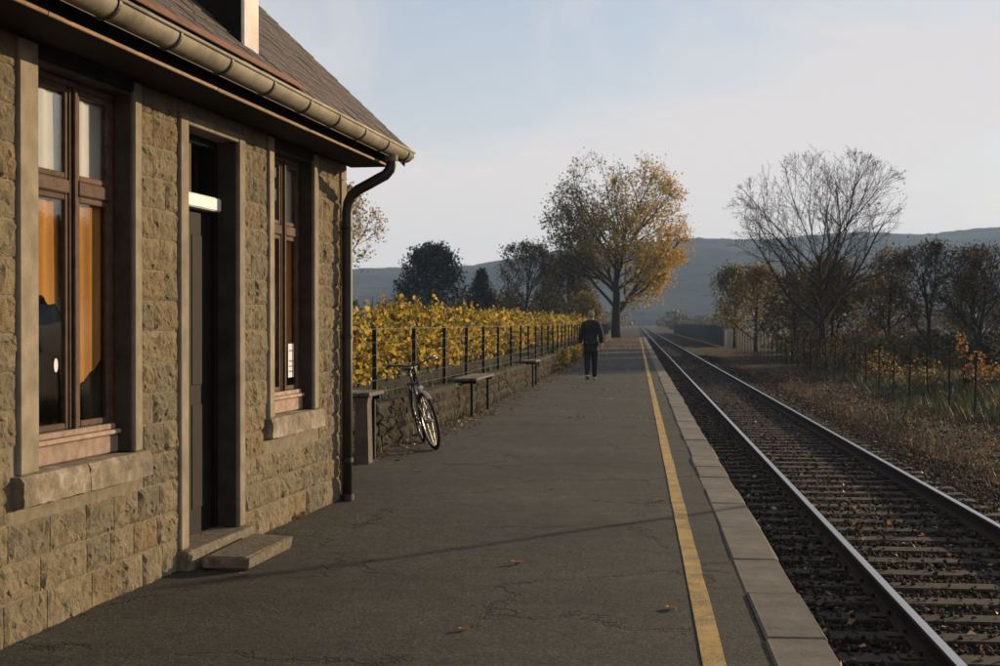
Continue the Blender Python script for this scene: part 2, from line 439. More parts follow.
M['leaf_amber'] = leaf_mat('amber_leaf', [(0.0, (0.030, 0.030, 0.012)), (0.4, (0.085, 0.070, 0.018)), (0.7, (0.21, 0.135, 0.025)), (0.92, (0.36, 0.20, 0.03)), (1.0, (0.38, 0.14, 0.02))], 0.45)
M['leaf_far'] = leaf_mat('far_wood_leaf', [(0.0, (0.030, 0.032, 0.016)), (0.5, (0.075, 0.062, 0.026)), (0.85, (0.16, 0.11, 0.035)), (1.0, (0.22, 0.16, 0.05))], 0.3)
def make_hill():
    m, nt, b = mat_base('wooded_hill')
    v = coords(nt)
    f = noise(nt, v, 0.035, 7, 0.75)
    c = ramp(nt, f, [(0.35, (0.008, 0.010, 0.008)), (0.52, (0.030, 0.032, 0.020)), (0.68, (0.085, 0.070, 0.034))])
    g = noise(nt, v, 0.004, 3, 0.5)
    c = mixc(nt, ramp(nt, g, [(0.52, (0, 0, 0)), (0.58, (0.55, 0.55, 0.55))]), c, (0.09, 0.085, 0.045))
    nt.links.new(c, b.inputs['Base Color'])
    b.inputs['Roughness'].default_value = 1.0
    b.inputs['Specular IOR Level'].default_value = 0.0
    bump(nt, b, f, 1.0, 12.0)
    return m
M['hill'] = make_hill()
M['panel'] = simple('fence_panel_paint', (0.030, 0.034, 0.036), (0.07, 0.078, 0.08), 3, 0.7, 0.2, 0.003, 20)
M['tyre'] = simple('tyre_rubber', (0.018, 0.017, 0.016), (0.035, 0.033, 0.03), 20, 0.8, 0.2, 0.002, 90)
M['chrome'] = simple('bike_alloy', (0.26, 0.25, 0.24), (0.38, 0.37, 0.35), 10, 0.32, 0, metal=0.9)
M['bike_black'] = simple('bike_paint', (0.012, 0.012, 0.013), (0.022, 0.022, 0.024), 10, 0.35, 0)
M['mudguard'] = simple('mudguard_silver', (0.32, 0.29, 0.26), (0.44, 0.40, 0.36), 10, 0.5, 0, metal=0.4)
M['saddle'] = simple('saddle_leather', (0.015, 0.012, 0.010), (0.03, 0.024, 0.02), 20, 0.6, 0.2, 0.001, 60)
M['reflector'] = simple('reflector_red', (0.42, 0.06, 0.03), (0.52, 0.09, 0.05), 20, 0.3, 0)
M['lens'] = simple('lamp_lens', (0.6, 0.58, 0.54), (0.7, 0.68, 0.64), 20, 0.2, 0)
M['jacket'] = simple('jacket_cloth', (0.015, 0.0145, 0.015), (0.030, 0.028, 0.028), 12, 0.8, 0.4, 0.006, 30)
M['trousers'] = simple('trouser_cloth', (0.016, 0.016, 0.018), (0.030, 0.029, 0.031), 12, 0.9, 0.4, 0.006, 30)
M['skin'] = simple('skin', (0.36, 0.22, 0.15), (0.46, 0.29, 0.20), 12, 0.6, 0)
M['hair'] = simple('grey_hair', (0.17, 0.155, 0.135), (0.30, 0.275, 0.245), 40, 0.8, 0.5, 0.004, 120)
M['shoe'] = simple('shoe_leather', (0.10, 0.08, 0.065), (0.18, 0.145, 0.115), 12, 0.5, 0.1, 0.001, 60)
M['shoe_sole'] = simple('shoe_sole', (0.50, 0.46, 0.40), (0.62, 0.57, 0.50), 12, 0.7, 0)

# ------------------------------------------------------------------ mesh helpers
class MB:
    def __init__(self):
        self.v, self.f = [], []
    def add(self, verts, faces):
        o = len(self.v)
        self.v += [tuple(x) for x in verts]
        self.f += [tuple(i + o for i in q) for q in faces]
        return self
    def box(self, x0, x1, y0, y1, z0, z1):
        return self.add([(x0, y0, z0), (x1, y0, z0), (x1, y1, z0), (x0, y1, z0), (x0, y0, z1), (x1, y0, z1), (x1, y1, z1), (x0, y1, z1)],
                        [(0, 3, 2, 1), (4, 5, 6, 7), (0, 1, 5, 4), (1, 2, 6, 5), (2, 3, 7, 6), (3, 0, 4, 7)])
    def bevbox(self, x0, x1, y0, y1, z0, z1, b=0.006, jit=0.0, rng=None):
        """box whose edges are chamfered (two inset rings on the z axis and cut corners)"""
        def ring(z, i):
            xs0, xs1, ys0, ys1 = x0 + i, x1 - i, y0 + i, y1 - i
            c = b
            return [(xs0 + c, ys0, z), (xs1 - c, ys0, z), (xs1, ys0 + c, z), (xs1, ys1 - c, z), (xs1 - c, ys1, z), (xs0 + c, ys1, z), (xs0, ys1 - c, z), (xs0, ys0 + c, z)]
        vs = ring(z0, b) + ring(z0 + b, 0) + ring(z1 - b, 0) + ring(z1, b)
        if jit and rng is not None:
            vs = [(x + rng.uniform(-jit, jit), y + rng.uniform(-jit, jit), z + rng.uniform(-jit, jit)) for x, y, z in vs]
        fs = [tuple(range(7, -1, -1)), tuple(range(24, 32))]
        for r in range(3):
            for k in range(8):
                fs.append((r * 8 + k, r * 8 + (k + 1) % 8, (r + 1) * 8 + (k + 1) % 8, (r + 1) * 8 + k))
        return self.add(vs, fs)
    def tube(self, pts, rad, k=8, closed=False, cap=True):
        pts = [Vector(p) for p in pts]
        n = len(pts)
        if isinstance(rad, (int, float)): rad = [rad] * n
        vs, prev = [], None
        for i, p in enumerate(pts):
            if closed: t = (pts[(i + 1) % n] - pts[i - 1])
            else: t = pts[min(i + 1, n - 1)] - pts[max(i - 1, 0)]
            t.normalize()
            if prev is None:
                a = Vector((0, 0, 1)) if abs(t.z) < 0.9 else Vector((1, 0, 0))
                prev = t.cross(a).normalized()
            else:
                prev = (prev - t * prev.dot(t)).normalized()
            bn = t.cross(prev)
            for j in range(k):
                an = 2 * math.pi * j / k
                vs.append(p + (prev * math.cos(an) + bn * math.sin(an)) * rad[i])
        fs = []
        m = n if closed else n - 1
        for i in range(m):
            a, c = i * k, ((i + 1) % n) * k
            for j in range(k):
                fs.append((a + j, a + (j + 1) % k, c + (j + 1) % k, c + j))
        if cap and not closed:
            fs.append(tuple(range(k - 1, -1, -1)))
            fs.append(tuple((n - 1) * k + j for j in range(k)))
        return self.add(vs, fs)
    def extrude_profile(self, prof, y0, y1, close=True):
        """profile of (x, z) points extruded along y"""
        n = len(prof)
        vs = [(x, y0, z) for x, z in prof] + [(x, y1, z) for x, z in prof]
        fs = [(i, (i + 1) % n, n + (i + 1) % n, n + i) for i in range(n if close else n - 1)]
        if close: fs += [tuple(range(n - 1, -1, -1)), tuple(range(n, 2 * n))]
        return self.add(vs, fs)
    def mesh(self, name, mat=None, smooth=False):
        me = bpy.data.meshes.new(name)
        me.from_pydata([tuple(p) for p in self.v], [], self.f)
        if mat: me.materials.append(mat)
        if smooth: me.polygons.foreach_set('use_smooth', [True] * len(me.polygons))
        me.update()
        return me
    def build(self, name, mat, parent=None, smooth=False, kind=None):
        return link(name, self.mesh(name, mat, smooth), parent, kind)

def link(name, data, parent=None, kind=None):
    o = bpy.data.objects.new(name, data)
    COL.objects.link(o)
    if parent is not None: o.parent = parent
    if kind: o['kind'] = kind
    return o

def tag(o, label, cat, group=None):
    o['label'] = label
    o['category'] = cat
    if group: o['group'] = group
    return o

def thing(name, label, cat, loc=(0, 0, 0), rz=0.0, group=None):
    o = bpy.data.objects.new(name, None)
    COL.objects.link(o)
    o.empty_display_size = 0.1
    o.location = loc
    o.rotation_euler = (0, 0, rz)
    return tag(o, label, cat, group)

def np_mesh(name, verts, quads, mat, smooth=False):
    verts = np.asarray(verts, dtype=np.float32); quads = np.asarray(quads, dtype=np.int32)
    me = bpy.data.meshes.new(name)
    me.vertices.add(len(verts)); me.vertices.foreach_set('co', verts.ravel())
    n, k = quads.shape
    me.loops.add(n * k); me.loops.foreach_set('vertex_index', quads.ravel())
    me.polygons.add(n)
    me.polygons.foreach_set('loop_start', np.arange(0, n * k, k, dtype=np.int32))
    me.polygons.foreach_set('loop_total', np.full(n, k, dtype=np.int32))
    if smooth: me.polygons.foreach_set('use_smooth', np.ones(n, dtype=bool))
    me.materials.append(mat)
    me.update(calc_edges=True); me.validate()
    return me

def leaf_cloud(name, pts, size, mat, rng, flat=0.0, jit=0.35, lobed=False):
    """one small folded blade at each point (two triangles, or a lobed six-sided blade)"""
    pts = np.asarray(pts); n = len(pts)
    a = rng.normal(size=(n, 3)); a[:, 2] *= (1 - flat)
    a /= np.linalg.norm(a, axis=1)[:, None]
    b = rng.normal(size=(n, 3)); b[:, 2] *= (1 - flat)
    b -= a * np.sum(a * b, axis=1)[:, None]
    b /= np.linalg.norm(b, axis=1)[:, None]
    c = np.cross(a, b)
    s = (size * (1 + rng.uniform(-jit, jit, n)))[:, None]
    if lobed:
        shape = [(-0.5, 0.0, 0.0), (-0.35, 0.42, 0.10), (0.05, 0.5, 0.12), (0.5, 0.0, -0.04), (0.05, -0.5, 0.12), (-0.35, -0.42, 0.10)]
    else:
        shape = [(-0.5, 0.0, 0.0), (0.05, 0.34, 0.10), (0.5, 0.0, -0.03), (0.05, -0.34, 0.10)]
    k = len(shape)
    v = np.stack([pts + s * (x * a + y * b + z * c) for x, y, z in shape], axis=1).reshape(-1, 3)
    if lobed:
        base = np.arange(n)[:, None] * 6
        q = np.concatenate([base + np.array([0, 1, 2, 3]), base + np.array([0, 3, 4, 5])], axis=0)
    else:
        q = np.arange(n * 4).reshape(n, 4)
        q = np.concatenate([q[:, [0, 1, 2]], q[:, [0, 2, 3]]], axis=0)
    return np_mesh(name, v, q, mat)

# ------------------------------------------------------------------ terrain
g = MB()
gx = [-6000, -60, -3.3, 0.7, 4.7, 60, 6000]
gy = [-60, 0, 150, 1000, 6000]
g.v = [(x, y, -0.56) for y in gy for x in gx]
g.f = [(j * 7 + i, j * 7 + i + 1, (j + 1) * 7 + i + 1, (j + 1) * 7 + i) for j in range(len(gy) - 1) for i in range(6)]
g.build('ground', M['ground'], kind='structure')

# hills closing the valley: one terrain sheet rising from about 1 km to a ridge near 2 km
def ridge_h(x):
    pts = [(-5000, 95), (-1500, 80), (-900, 72), (-560, 66), (-330, 70), (-200, 74), (-60, 96), (70, 109), (150, 107), (270, 117), (350, 113), (430, 121), (560, 130), (800, 140), (1500, 118), (5000, 105)]
    return float(np.interp(x, [p[0] for p in pts], [p[1] for p in pts]))
hr = np.random.default_rng(5)
hb = MB()
xs = np.concatenate([np.linspace(-4000, -700, 34, endpoint=False), np.linspace(-700, 900, 260, endpoint=False), np.linspace(900, 4000, 40)])
prof = [(1000, 0.0), (1080, 0.05), (1180, 0.14), (1300, 0.32), (1430, 0.55), (1560, 0.76), (1680, 0.90), (1780, 0.975), (1830, 1.0), (1900, 0.97), (2100, 0.6), (2500, 0.0)]
ph = [hr.uniform(0, 6.28, 3) for _ in range(4)]
for y, k in prof:
    for x in xs:
        spur = 0.10 * math.sin(x * 0.012 + ph[0][0] + y * 0.002) + 0.06 * math.sin(x * 0.031 + ph[0][1])
        kk = max(0.0, k + spur * (1 - abs(2 * k - 1)) * 0.9)
        z = ridge_h(x) * kk
        if 0.5 < k: z += hr.uniform(-0.7, 1.2)
        hb.v.append((x, y + 40 * math.sin(x * 0.004), z - 0.8))
nx = len(xs)
for j in range(len(prof) - 1):
    for i in range(nx - 1):
        hb.f.append((j * nx + i, j * nx + i + 1, (j + 1) * nx + i + 1, (j + 1) * nx + i))
hb.build('wooded_hills', M['hill'], kind='structure', smooth=True)

# raised vineyard terrace behind the low wall
WALL_PTS = [(9.0, -3.25), (13.0, -3.10), (15.26, -3.02), (22.8, -2.76), (32.1, -2.56), (56.5, -2.42), (135.0, -2.36)]
def wall_x(y):
    return float(np.interp(y, [p[0] for p in WALL_PTS], [p[1] for p in WALL_PTS]))
tb = MB()
ys = [12.9] + [13 + 2 * i for i in range(62)]
for y in ys:
    w = wall_x(y) - 0.26
    tb.v += [(w, y, 0.49), (w, y, -0.55), (-70, y, 0.62), (-70, y, -0.55)]
for i in range(len(ys) - 1):
    a, c = i * 4, i * 4 + 4
    tb.f += [(a, a + 2, c + 2, c), (a + 1, a, c, c + 1)]
n_ = (len(ys) - 1) * 4
tb.f += [(0, 1, 3, 2), (n_, n_ + 2, n_ + 3, n_ + 1)]
tb.build('vineyard_terrace', M['soil'], kind='structure')

# ------------------------------------------------------------------ platform
EDGE_IN, EDGE_OUT, PLAT_END = 0.594, 0.886, 152.0
def plat_z(x, y):
    k = min(1.0, max(0.0, (0.15 - x) / 0.9))
    return k * (0.005 * math.sin(x * 1.9 + y * 0.8) + 0.004 * math.sin(y * 1.7 - x * 0.6))
pf = MB()
prng = random.Random(3)
nX, nY = 26, 110
xa = np.linspace(-13.0, EDGE_IN - 0.003, nX)
ya = np.concatenate([np.linspace(-6, 30, 70), np.linspace(33, PLAT_END, 40)])
for y in ya:
    for x in xa:
        z = plat_z(x, y)
        pf.v.append((x, y, z - 0.003))
for j in range(nY - 1):
    for i in range(nX - 1):
        pf.f.append((j * nX + i, j * nX + i + 1, (j + 1) * nX + i + 1, (j + 1) * nX + i))
platform = pf.build('platform', M['asphalt'], kind='structure', smooth=True)
pc = MB()
pc.box(-13.0, EDGE_IN, -6.0, PLAT_END, -0.55, -0.03)
pc.build('platform_body', M['concrete'], platform)
ln = MB()
yl = [-5 + 0.5 * i for i in range(0, 314)]
for y in yl:
    w0 = 0.286 + prng.uniform(-0.003, 0.003); w1 = 0.386 + prng.uniform(-0.003, 0.003)
    ln.v += [(w0, y, 0.001), (w1, y, 0.001)]
ln.f = [(2 * i, 2 * i + 1, 2 * i + 3, 2 * i + 2) for i in range(len(yl) - 1)]
ln.build('yellow_line', M['line'], platform)
y = 2.3
e_meshes = []
for L in (1.0, 1.42, 1.15):
    e_meshes.append((L, MB().bevbox(EDGE_IN, EDGE_OUT, 0, L - 0.010, -0.22, 0.004, 0.012, 0.003, prng).mesh('edge_stone', M['edge'])))
while y < PLAT_END:
    L, me = prng.choice(e_meshes)
    o = link('edge_stone', me, platform)
    o.location = (prng.uniform(-0.008, 0.008), y, prng.uniform(-0.004, 0.006)); o.rotation_euler.z = prng.uniform(-0.006, 0.006)
    y += L
MB().box(EDGE_IN + 0.05, EDGE_OUT - 0.06, -6, PLAT_END, -0.6, -0.222).build('retaining_face', M['concrete'], platform)

# ------------------------------------------------------------------ ballast and track
TRK, RAIL_Z = 2.455, -0.32
bb = MB()
prof = [(0.80, -0.60), (0.82, -0.495), (1.6, -0.50), (3.9, -0.50), (4.25, -0.52), (4.75, -0.60)]
for yy in (-6, 40, 160, 1000):
    bb.v += [(x, yy, z) for x, z in prof]
for j in range(3):
    for i in range(5):
        bb.f.append((j * 6 + i, j * 6 + i + 1, (j + 1) * 6 + i + 1, (j + 1) * 6 + i))
ballast = bb.build('ballast_bed', M['ballast'], kind='structure')
rng = np.random.default_rng(11)
def stones(n, y0, y1, x0, x1, s0, s1, zf, name, skip_sleeper=True):
    p = np.stack([rng.uniform(x0, x1, n), y0 + (y1 - y0) * rng.uniform(0, 1, n) ** 1.35, np.zeros(n)], axis=1)
    p[:, 2] = zf(p[:, 0]) + rng.uniform(-0.012, 0.012, n)
    if skip_sleeper:
        ph_ = (p[:, 1] - 2.0) % 0.6
        on = (ph_ < 0.13) | (ph_ > 0.47)
        on &= (np.abs(p[:, 0] - TRK) < 1.25)
        keep = ~on | (rng.uniform(0, 1, n) < 0.16)
        p[on, 2] += 0.022
        nr = (np.abs(np.abs(p[:, 0] - TRK) - 0.7525) < 0.06)
        p = p[keep & ~nr]
    n = len(p)
    d = np.array([(1, 0, 0), (0, 1, 0), (-1, 0, 0), (0, -1, 0), (0, 0, 1), (0, 0, -1)], float)
    s = rng.uniform(s0, s1, n)[:, None, None]
    v = p[:, None, :] + d[None] * s * rng.uniform(0.6, 1.25, (n, 6, 1)) + rng.normal(0, 0.25, (n, 6, 3)) * s
    t = np.array([(0, 1, 4), (1, 2, 4), (2, 3, 4), (3, 0, 4), (1, 0, 5), (2, 1, 5), (3, 2, 5), (0, 3, 5)])
    q = (np.arange(n)[:, None, None] * 6 + t[None]).reshape(-1, 3)
    me = np_mesh(name, v.reshape(-1, 3), q, M['ballast_stone'])
    return link(name, me, ballast, 'stuff')
zf = lambda x: np.interp(x, [p[0] for p in prof], [p[1] for p in prof]) + 0.011
stones(62000, 5.0, 34, 0.90, 4.70, 0.011, 0.025, zf, 'ballast_stones')
stones(16000, 34, 90, 0.90, 4.70, 0.02, 0.038, zf, 'ballast_stones')
stones(12000, 12, 60, 4.6, 7.4, 0.012, 0.028, lambda x: np.full_like(x, -0.555), 'gravel_stones', False)

track = thing('railway_track', 'single straight railway track with shiny rail heads on dark sleepers', 'railway track', (TRK, 0, RAIL_Z))
rp = [(-0.036, 0), (0.036, 0), (0.036, -0.024), (0.030, -0.037), (0.009, -0.046), (0.009, -0.118), (0.030, -0.134), (0.062, -0.140), (0.062, -0.149), (-0.062, -0.149), (-0.062, -0.140), (-0.030, -0.134), (-0.009, -0.118), (-0.009, -0.046), (-0.030, -0.037), (-0.036, -0.024)]
rp[0:2] = [(-0.036, -0.008), (-0.026, -0.001), (0.0, 0.0), (0.026, -0.001), (0.036, -0.008)]
for s in (-1, 1):
    r = MB()
    r.extrude_profile(rp[::-1], -6, 1000)
    o = r.build('rail', M['rail'], track)
    o.location.x = s * 0.7525
sl = MB().bevbox(-1.27, 1.27, -0.125, 0.125, -0.16, 0.0, 0.012, 0.003, prng).mesh('sleeper', M['sleeper'])
cl = MB()
for s in (-1, 1):
    cl.bevbox(-0.07, 0.07, -0.06, 0.06, 0.0, 0.014, 0.004)
    break
cl.tube([(-0.05, 0, 0.014), (-0.05, 0, 0.045)], 0.014, 6)
clm = cl.mesh('rail_clip', M['clip'])
for i in range(290):
    o = link('sleeper', sl, track)
    o.location = (prng.uniform(-0.02, 0.02), 2.0 + 0.6 * i, -0.150 + prng.uniform(-0.004, 0.002))
    o.rotation_euler.z = prng.uniform(-0.008, 0.008)
    if i < 60:
        for px in (-0.7525 - 0.10, -0.7525 + 0.10, 0.7525 - 0.10, 0.7525 + 0.10):
            c = link('rail_clip', clm, o)
            c.location = (px, 0, 0.001)
            c.rotation_euler.z = 0 if px in (-0.8525, 0.6525) else math.pi

# ------------------------------------------------------------------ station building
BA = Vector((-2.472, 12.145, 0.0))
BTH = R(4.0)
house = thing('station_building', 'small old stone railway station with steep tiled roof and zinc gutter', 'building', BA, -BTH)
U0 = -9.6           # near end of the wall (local y); far corner at y = 0
DEPTH = -6.4        # rear wall (local x)
EAVE = 2.82
W1 = dict(o0=-5.66, i0=-5.475, i1=-4.365, o1=-4.265, sill=0.765, head=2.755, top=2.812, mid=-4.87)
W2 = dict(o0=-2.035, i0=-1.92, i1=-0.94, o1=-0.815, sill=0.80, head=2.755, top=2.812, mid=-1.36, cl=1.25, cr=1.05)
W0 = dict(o0=-8.4, i0=-8.22, i1=-7.1, o1=-6.98, sill=0.765, head=2.755, top=2.812, mid=-7.63)
DR = dict(o0=-3.70, i0=-3.57, i1=-2.675, o1=-2.555, sill=0.10, head=2.685, top=2.745)
OPEN = [W0, W1, DR, W2]
# wall core with real openings, front plane (the mortar) at x = 0
wc = MB()
edges = sorted(OPEN, key=lambda w: w['o0'])
cur = U0
for w in edges:
    wc.box(-0.32, -0.0095, cur, w['o0'], -0.05, 3.0)
    wc.box(-0.32, -0.0095, w['o0'], w['o1'], -0.05, w['sill'] - (0.142 if w is not DR else 0.04))
    wc.box(-0.32, -0.0095, w['o0'], w['o1'], w['top'], 3.0)
    cur = w['o1']
wc.box(-0.32, -0.0095, cur, -0.01, -0.05, 3.0)
wall = wc.build('wall', M['mortar'], house)
gw = MB()
def gable(y0, y1):
    rx = DEPTH / 2
    rz = 3.0 + (0 - rx) * math.tan(R(43.5)) - 0.12
    p = [(-0.322, -0.05), (-0.322, 3.0), (rx, rz), (DEPTH + 0.302, 3.0), (DEPTH + 0.302, -0.05)]
    gw.extrude_profile(p, y0, y1)
MB().box(DEPTH, DEPTH + 0.3, U0, -0.01, -0.05, 3.0).build('rear_wall', M['mortar'], house)
gable(U0 + 0.002, U0 + 0.3); gable(-0.3, -0.012)
gw.box(-0.30, DEPTH + 0.3, -9.2, -0.32, 2.86, 2.9)
gw.box(-2.6, -2.5, U0 + 0.31, -0.31, 0.0, 2.85)
gw.build('inner_wall', M['room'], house)

srng = random.Random(21)
def rock_mesh(y0, y1, z0, z1):
    """pitched, rock-faced block: chamfered margins, rough bulging front"""
    L, H = y1 - y0, z1 - z0
    ny = max(5, int(L / 0.027)); nz = 7
    base = -0.005
    v, f = [], []
    tilt = srng.uniform(-0.005, 0.005); tz = srng.uniform(-0.005, 0.005)
    bul = srng.uniform(0.006, 0.013)
    lump = [(srng.uniform(0, 1), srng.uniform(0, 1), srng.uniform(-0.007, 0.006), srng.uniform(0.06, 0.2)) for _ in range(9)]
    for j in range(nz + 1):
        for i in range(ny + 1):
            a, b_ = i / ny, j / nz
            ed = min(a * L, (1 - a) * L, b_ * H, (1 - b_) * H)
            k = min(1.0, ed / 0.014)
            x = base + k * (bul + tilt * (a - 0.5) * 2 + tz * (b_ - 0.5) * 2 + srng.uniform(-0.007, 0.007)
                            + sum(h * math.exp(-((a - p) ** 2 + (b_ - q) ** 2) / (2 * w * w)) for p, q, h, w in lump))
            jy = srng.uniform(-0.008, 0.008) if 0 < i < ny else srng.uniform(-0.004, 0.004)
            jz = srng.uniform(-0.008, 0.008) if 0 < j < nz else srng.uniform(-0.004, 0.004)
            v.append((max(x, -0.008), y0 + a * L + jy, z0 + b_ * H + jz))
    w = ny + 1
    for j in range(nz):
        for i in range(ny):
            q = (j * w + i, j * w + i + 1, (j + 1) * w + i + 1, (j + 1) * w + i)
            if srng.random() < 0.5: f += [(q[0], q[1], q[2]), (q[0], q[2], q[3])]
            else: f += [(q[0], q[1], q[3]), (q[1], q[2], q[3])]
    border = [i for i in range(w)] + [j * w + ny for j in range(1, nz + 1)] + [nz * w + i for i in range(ny - 1, -1, -1)] + [j * w for j in range(nz - 1, 0, -1)]
    o = len(v)
    for i in border: v.append((-0.03, v[i][1], v[i][2]))
    n = len(border)
    for k in range(n):
        f.append((border[k], o + k, o + (k + 1) % n, border[(k + 1) % n]))
    mb = MB(); mb.add(v, f)
    return mb
COURSE = [0.0, 0.185, 0.36, 0.545, 0.72, 0.90, 1.075, 1.25, 1.43, 1.605, 1.78, 1.96, 2.135, 2.31, 2.49, 2.665, 2.82]
for ci in range(len(COURSE) - 1):
    z0, z1 = COURSE[ci], COURSE[ci + 1]
    gap = 0.0045
    spans, cur = [], -8.0
    for w in edges[1:]:
        lo = w['sill'] - 0.140 if w is not DR else 0.0
        if z1 > lo + 0.03 and z0 < w['top'] - 0.03:
            pad = 0.055 if (w is not DR and z0 < w['sill'] - 0.02) else 0.0
            spans.append((cur, w['o0'] - 0.006 - pad)); cur = w['o1'] + 0.006 + pad
    spans.append((cur, -0.15))
    for a, b_ in spans:
        yy = a
        first = True
        while b_ - yy > 0.02:
            L = srng.uniform(0.24, 0.50)
            if first: L *= srng.choice([0.6, 1.0]); first = False
            if b_ - yy - L < 0.13: L = b_ - yy
            rock_mesh(yy + gap, yy + L - gap, z0 + gap + (0.002 if ci else -0.03), z1 - gap).build('stone', M['stone'], wall)
            yy += L
zq = 0.0
k = 0
while zq < 2.8:
    hq = 0.36 if k % 2 else 0.535
    z1 = min(zq + hq, 2.82)
    MB().bevbox(-0.36 if k % 2 else -0.25, 0.014, -0.142, 0.012, zq + 0.003 - (0.03 if k == 0 else 0), z1 - 0.003, 0.006, 0.002, srng).build('quoin', M['dressed'], wall)
    zq = z1; k += 1

# windows
def make_window(w, reflection_curtains=True, papers=False, sticker=False):
    xf = -0.105
    fr = MB()
    i0, i1, s, h = w['i0'], w['i1'], w['sill'], w['head']
    t = 0.055
    fr.bevbox(xf - 0.06, xf, i0, i0 + t, s + 0.02, h, 0.006)
    fr.bevbox(xf - 0.06, xf, i1 - t, i1, s + 0.02, h, 0.006)
    fr.bevbox(xf - 0.06, xf, i0 + t, i1 - t, h - t, h, 0.006)
    win = fr.build('window', M['timber'], house)
    mid = w['mid']
    zt = 2.19
    # pale weather boards at the foot
    MB().bevbox(xf - 0.06, xf + 0.025, i0 + 0.002, i1 - 0.002, s + 0.004, s + 0.105, 0.008).build('bottom_rail', M['timber_pale'], win)
    MB().bevbox(xf - 0.05, xf + 0.045, i0 + 0.004, i1 - 0.004, s + 0.107, s + 0.132, 0.006).build('weather_strip', M['timber_pale'], win)
    MB().bevbox(xf - 0.05, xf + 0.028, i0 + 0.05, i1 - 0.05, s + 0.134, s + 0.165, 0.005).build('weather_strip', M['timber_pale'], win)
    MB().bevbox(xf - 0.035, xf + 0.004, mid - 0.052, mid + 0.052, s + 0.167, h - t, 0.006).build('mullion', M['timber'], win)
    MB().bevbox(xf + 0.005, xf + 0.020, mid - 0.022, mid + 0.022, s + 0.14, h - t, 0.008).build('cover_strip', M['timber'], win)
    MB().bevbox(xf - 0.035, xf + 0.008, i0 + t, mid - 0.054, zt - 0.045, zt + 0.03, 0.008).build('transom', M['timber'], win)
    MB().bevbox(xf - 0.035, xf + 0.008, mid + 0.054, i1 - t, zt - 0.045, zt + 0.03, 0.008).build('transom', M['timber'], win)
    for a, b_ in ((i0 + t, mid - 0.052), (mid + 0.052, i1 - t)):
        for za, zb in ((s + 0.166, zt - 0.045), (zt + 0.03, h - t)):
            # casement sash with its pane
            ss = MB(); q = 0.034
            ss.bevbox(xf - 0.032, xf - 0.003, a + 0.002, a + q, za + 0.002, zb - 0.002, 0.005)
            ss.bevbox(xf - 0.032, xf - 0.003, b_ - q, b_ - 0.002, za + 0.002, zb - 0.002, 0.005)
            ss.bevbox(xf - 0.032, xf - 0.003, a + q, b_ - q, za + 0.002, za + q, 0.005)
            ss.bevbox(xf - 0.032, xf - 0.003, a + q, b_ - q, zb - q, zb - 0.002, 0.005)
            ss.build('sash', M['timber'], win)
            MB().box(xf - 0.018, xf - 0.014, a + q - 0.004, b_ - q + 0.004, za + q - 0.004, zb - q + 0.004).build('pane', M['glass'], win)
    # pleated cloth inside, its colours standing in for sky reflected in the panes
    def reflection_curtain(a, b_, za, zb, x, mat, n=34, amp=0.006, slope=0.0):
        c = MB()
        for i in range(n + 1):
            u_ = a + (b_ - a) * i / n
            xx = x + amp * math.sin(i * 1.35) + 0.003 * math.sin(i * 0.61)
            hem = slope * (i / n) + 0.012 * math.sin(i * 1.35)
            c.v += [(xx, u_, za + hem), (xx + 0.004 * math.sin(i * 0.8), u_, zb)]
        c.f = [(2 * i, 2 * i + 2, 2 * i + 3, 2 * i + 1) for i in range(n)]
        c.build('curtain', mat, win, smooth=True)
    if reflection_curtains:
        reflection_curtain(i0 + 0.03, i1 - 0.03, zt - 0.01, h - 0.03, xf - 0.046, M['curtain_pale'])
        reflection_curtain(i0 + 0.03, mid - 0.03, w.get('cl', 1.70), zt - 0.015, xf - 0.046, M['curtain_orange'], 18, 0.006, -0.16)
        reflection_curtain(mid + 0.03, i1 - 0.03, w.get('cr', 1.08), zt - 0.015, xf - 0.046, M['curtain_orange'], 18, 0.006, 0.22)
    # dressed stone surround
    d = MB()
    MB().bevbox(-0.30, 0.016, w['o0'], i0, s + 0.002, w['top'], 0.008, 0.0015, srng).build('jamb', M['dressed'], win)
    MB().bevbox(-0.30, 0.016, i1, w['o1'], s + 0.002, w['top'], 0.008, 0.0015, srng).build('jamb', M['dressed'], win)
    MB().bevbox(-0.30, 0.012, i0 + 0.001, i1 - 0.001, h, w['top'] - 0.001, 0.006).build('head_beam', M['soffit'], win)  # lintel in the soffit's dark colour, painting the eave shadow on it
    MB().bevbox(xf + 0.002, -0.006, i1 - 0.016, i1 - 0.0005, s + 0.004, h - 0.002, 0.003).build('reveal_board', M['reveal'], win)  # added dark sheets over the jamb sides and head, painting their shade
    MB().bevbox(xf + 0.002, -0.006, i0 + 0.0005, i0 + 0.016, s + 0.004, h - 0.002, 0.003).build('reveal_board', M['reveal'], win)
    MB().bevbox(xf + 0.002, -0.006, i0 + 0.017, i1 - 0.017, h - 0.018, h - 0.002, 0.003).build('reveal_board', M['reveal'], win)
    # rough-faced projecting sill: two stones
    a, b_ = w['o0'] - 0.045, w['o1'] + 0.045
    cut = a + (b_ - a) * 0.47
    for p, q in ((a, cut - 0.003), (cut + 0.003, b_)):
        sm = MB()
        ny_, nz_ = 14, 5
        vs = []
        for j in range(nz_ + 1):
            for i in range(ny_ + 1):
                e = 0.0 if j in (0,) else srng.uniform(-0.006, 0.005)
                vs.append((0.055 + e - (0.02 if j == nz_ else 0), p + (q - p) * i / ny_, s - 0.140 + 0.140 * j / nz_ + (srng.uniform(-0.003, 0.003) if j in (0,) else 0)))
        fs = [(j * 15 + i, j * 15 + i + 1, (j + 1) * 15 + i + 1, (j + 1) * 15 + i) for j in range(nz_) for i in range(ny_)]
        o_ = len(vs)
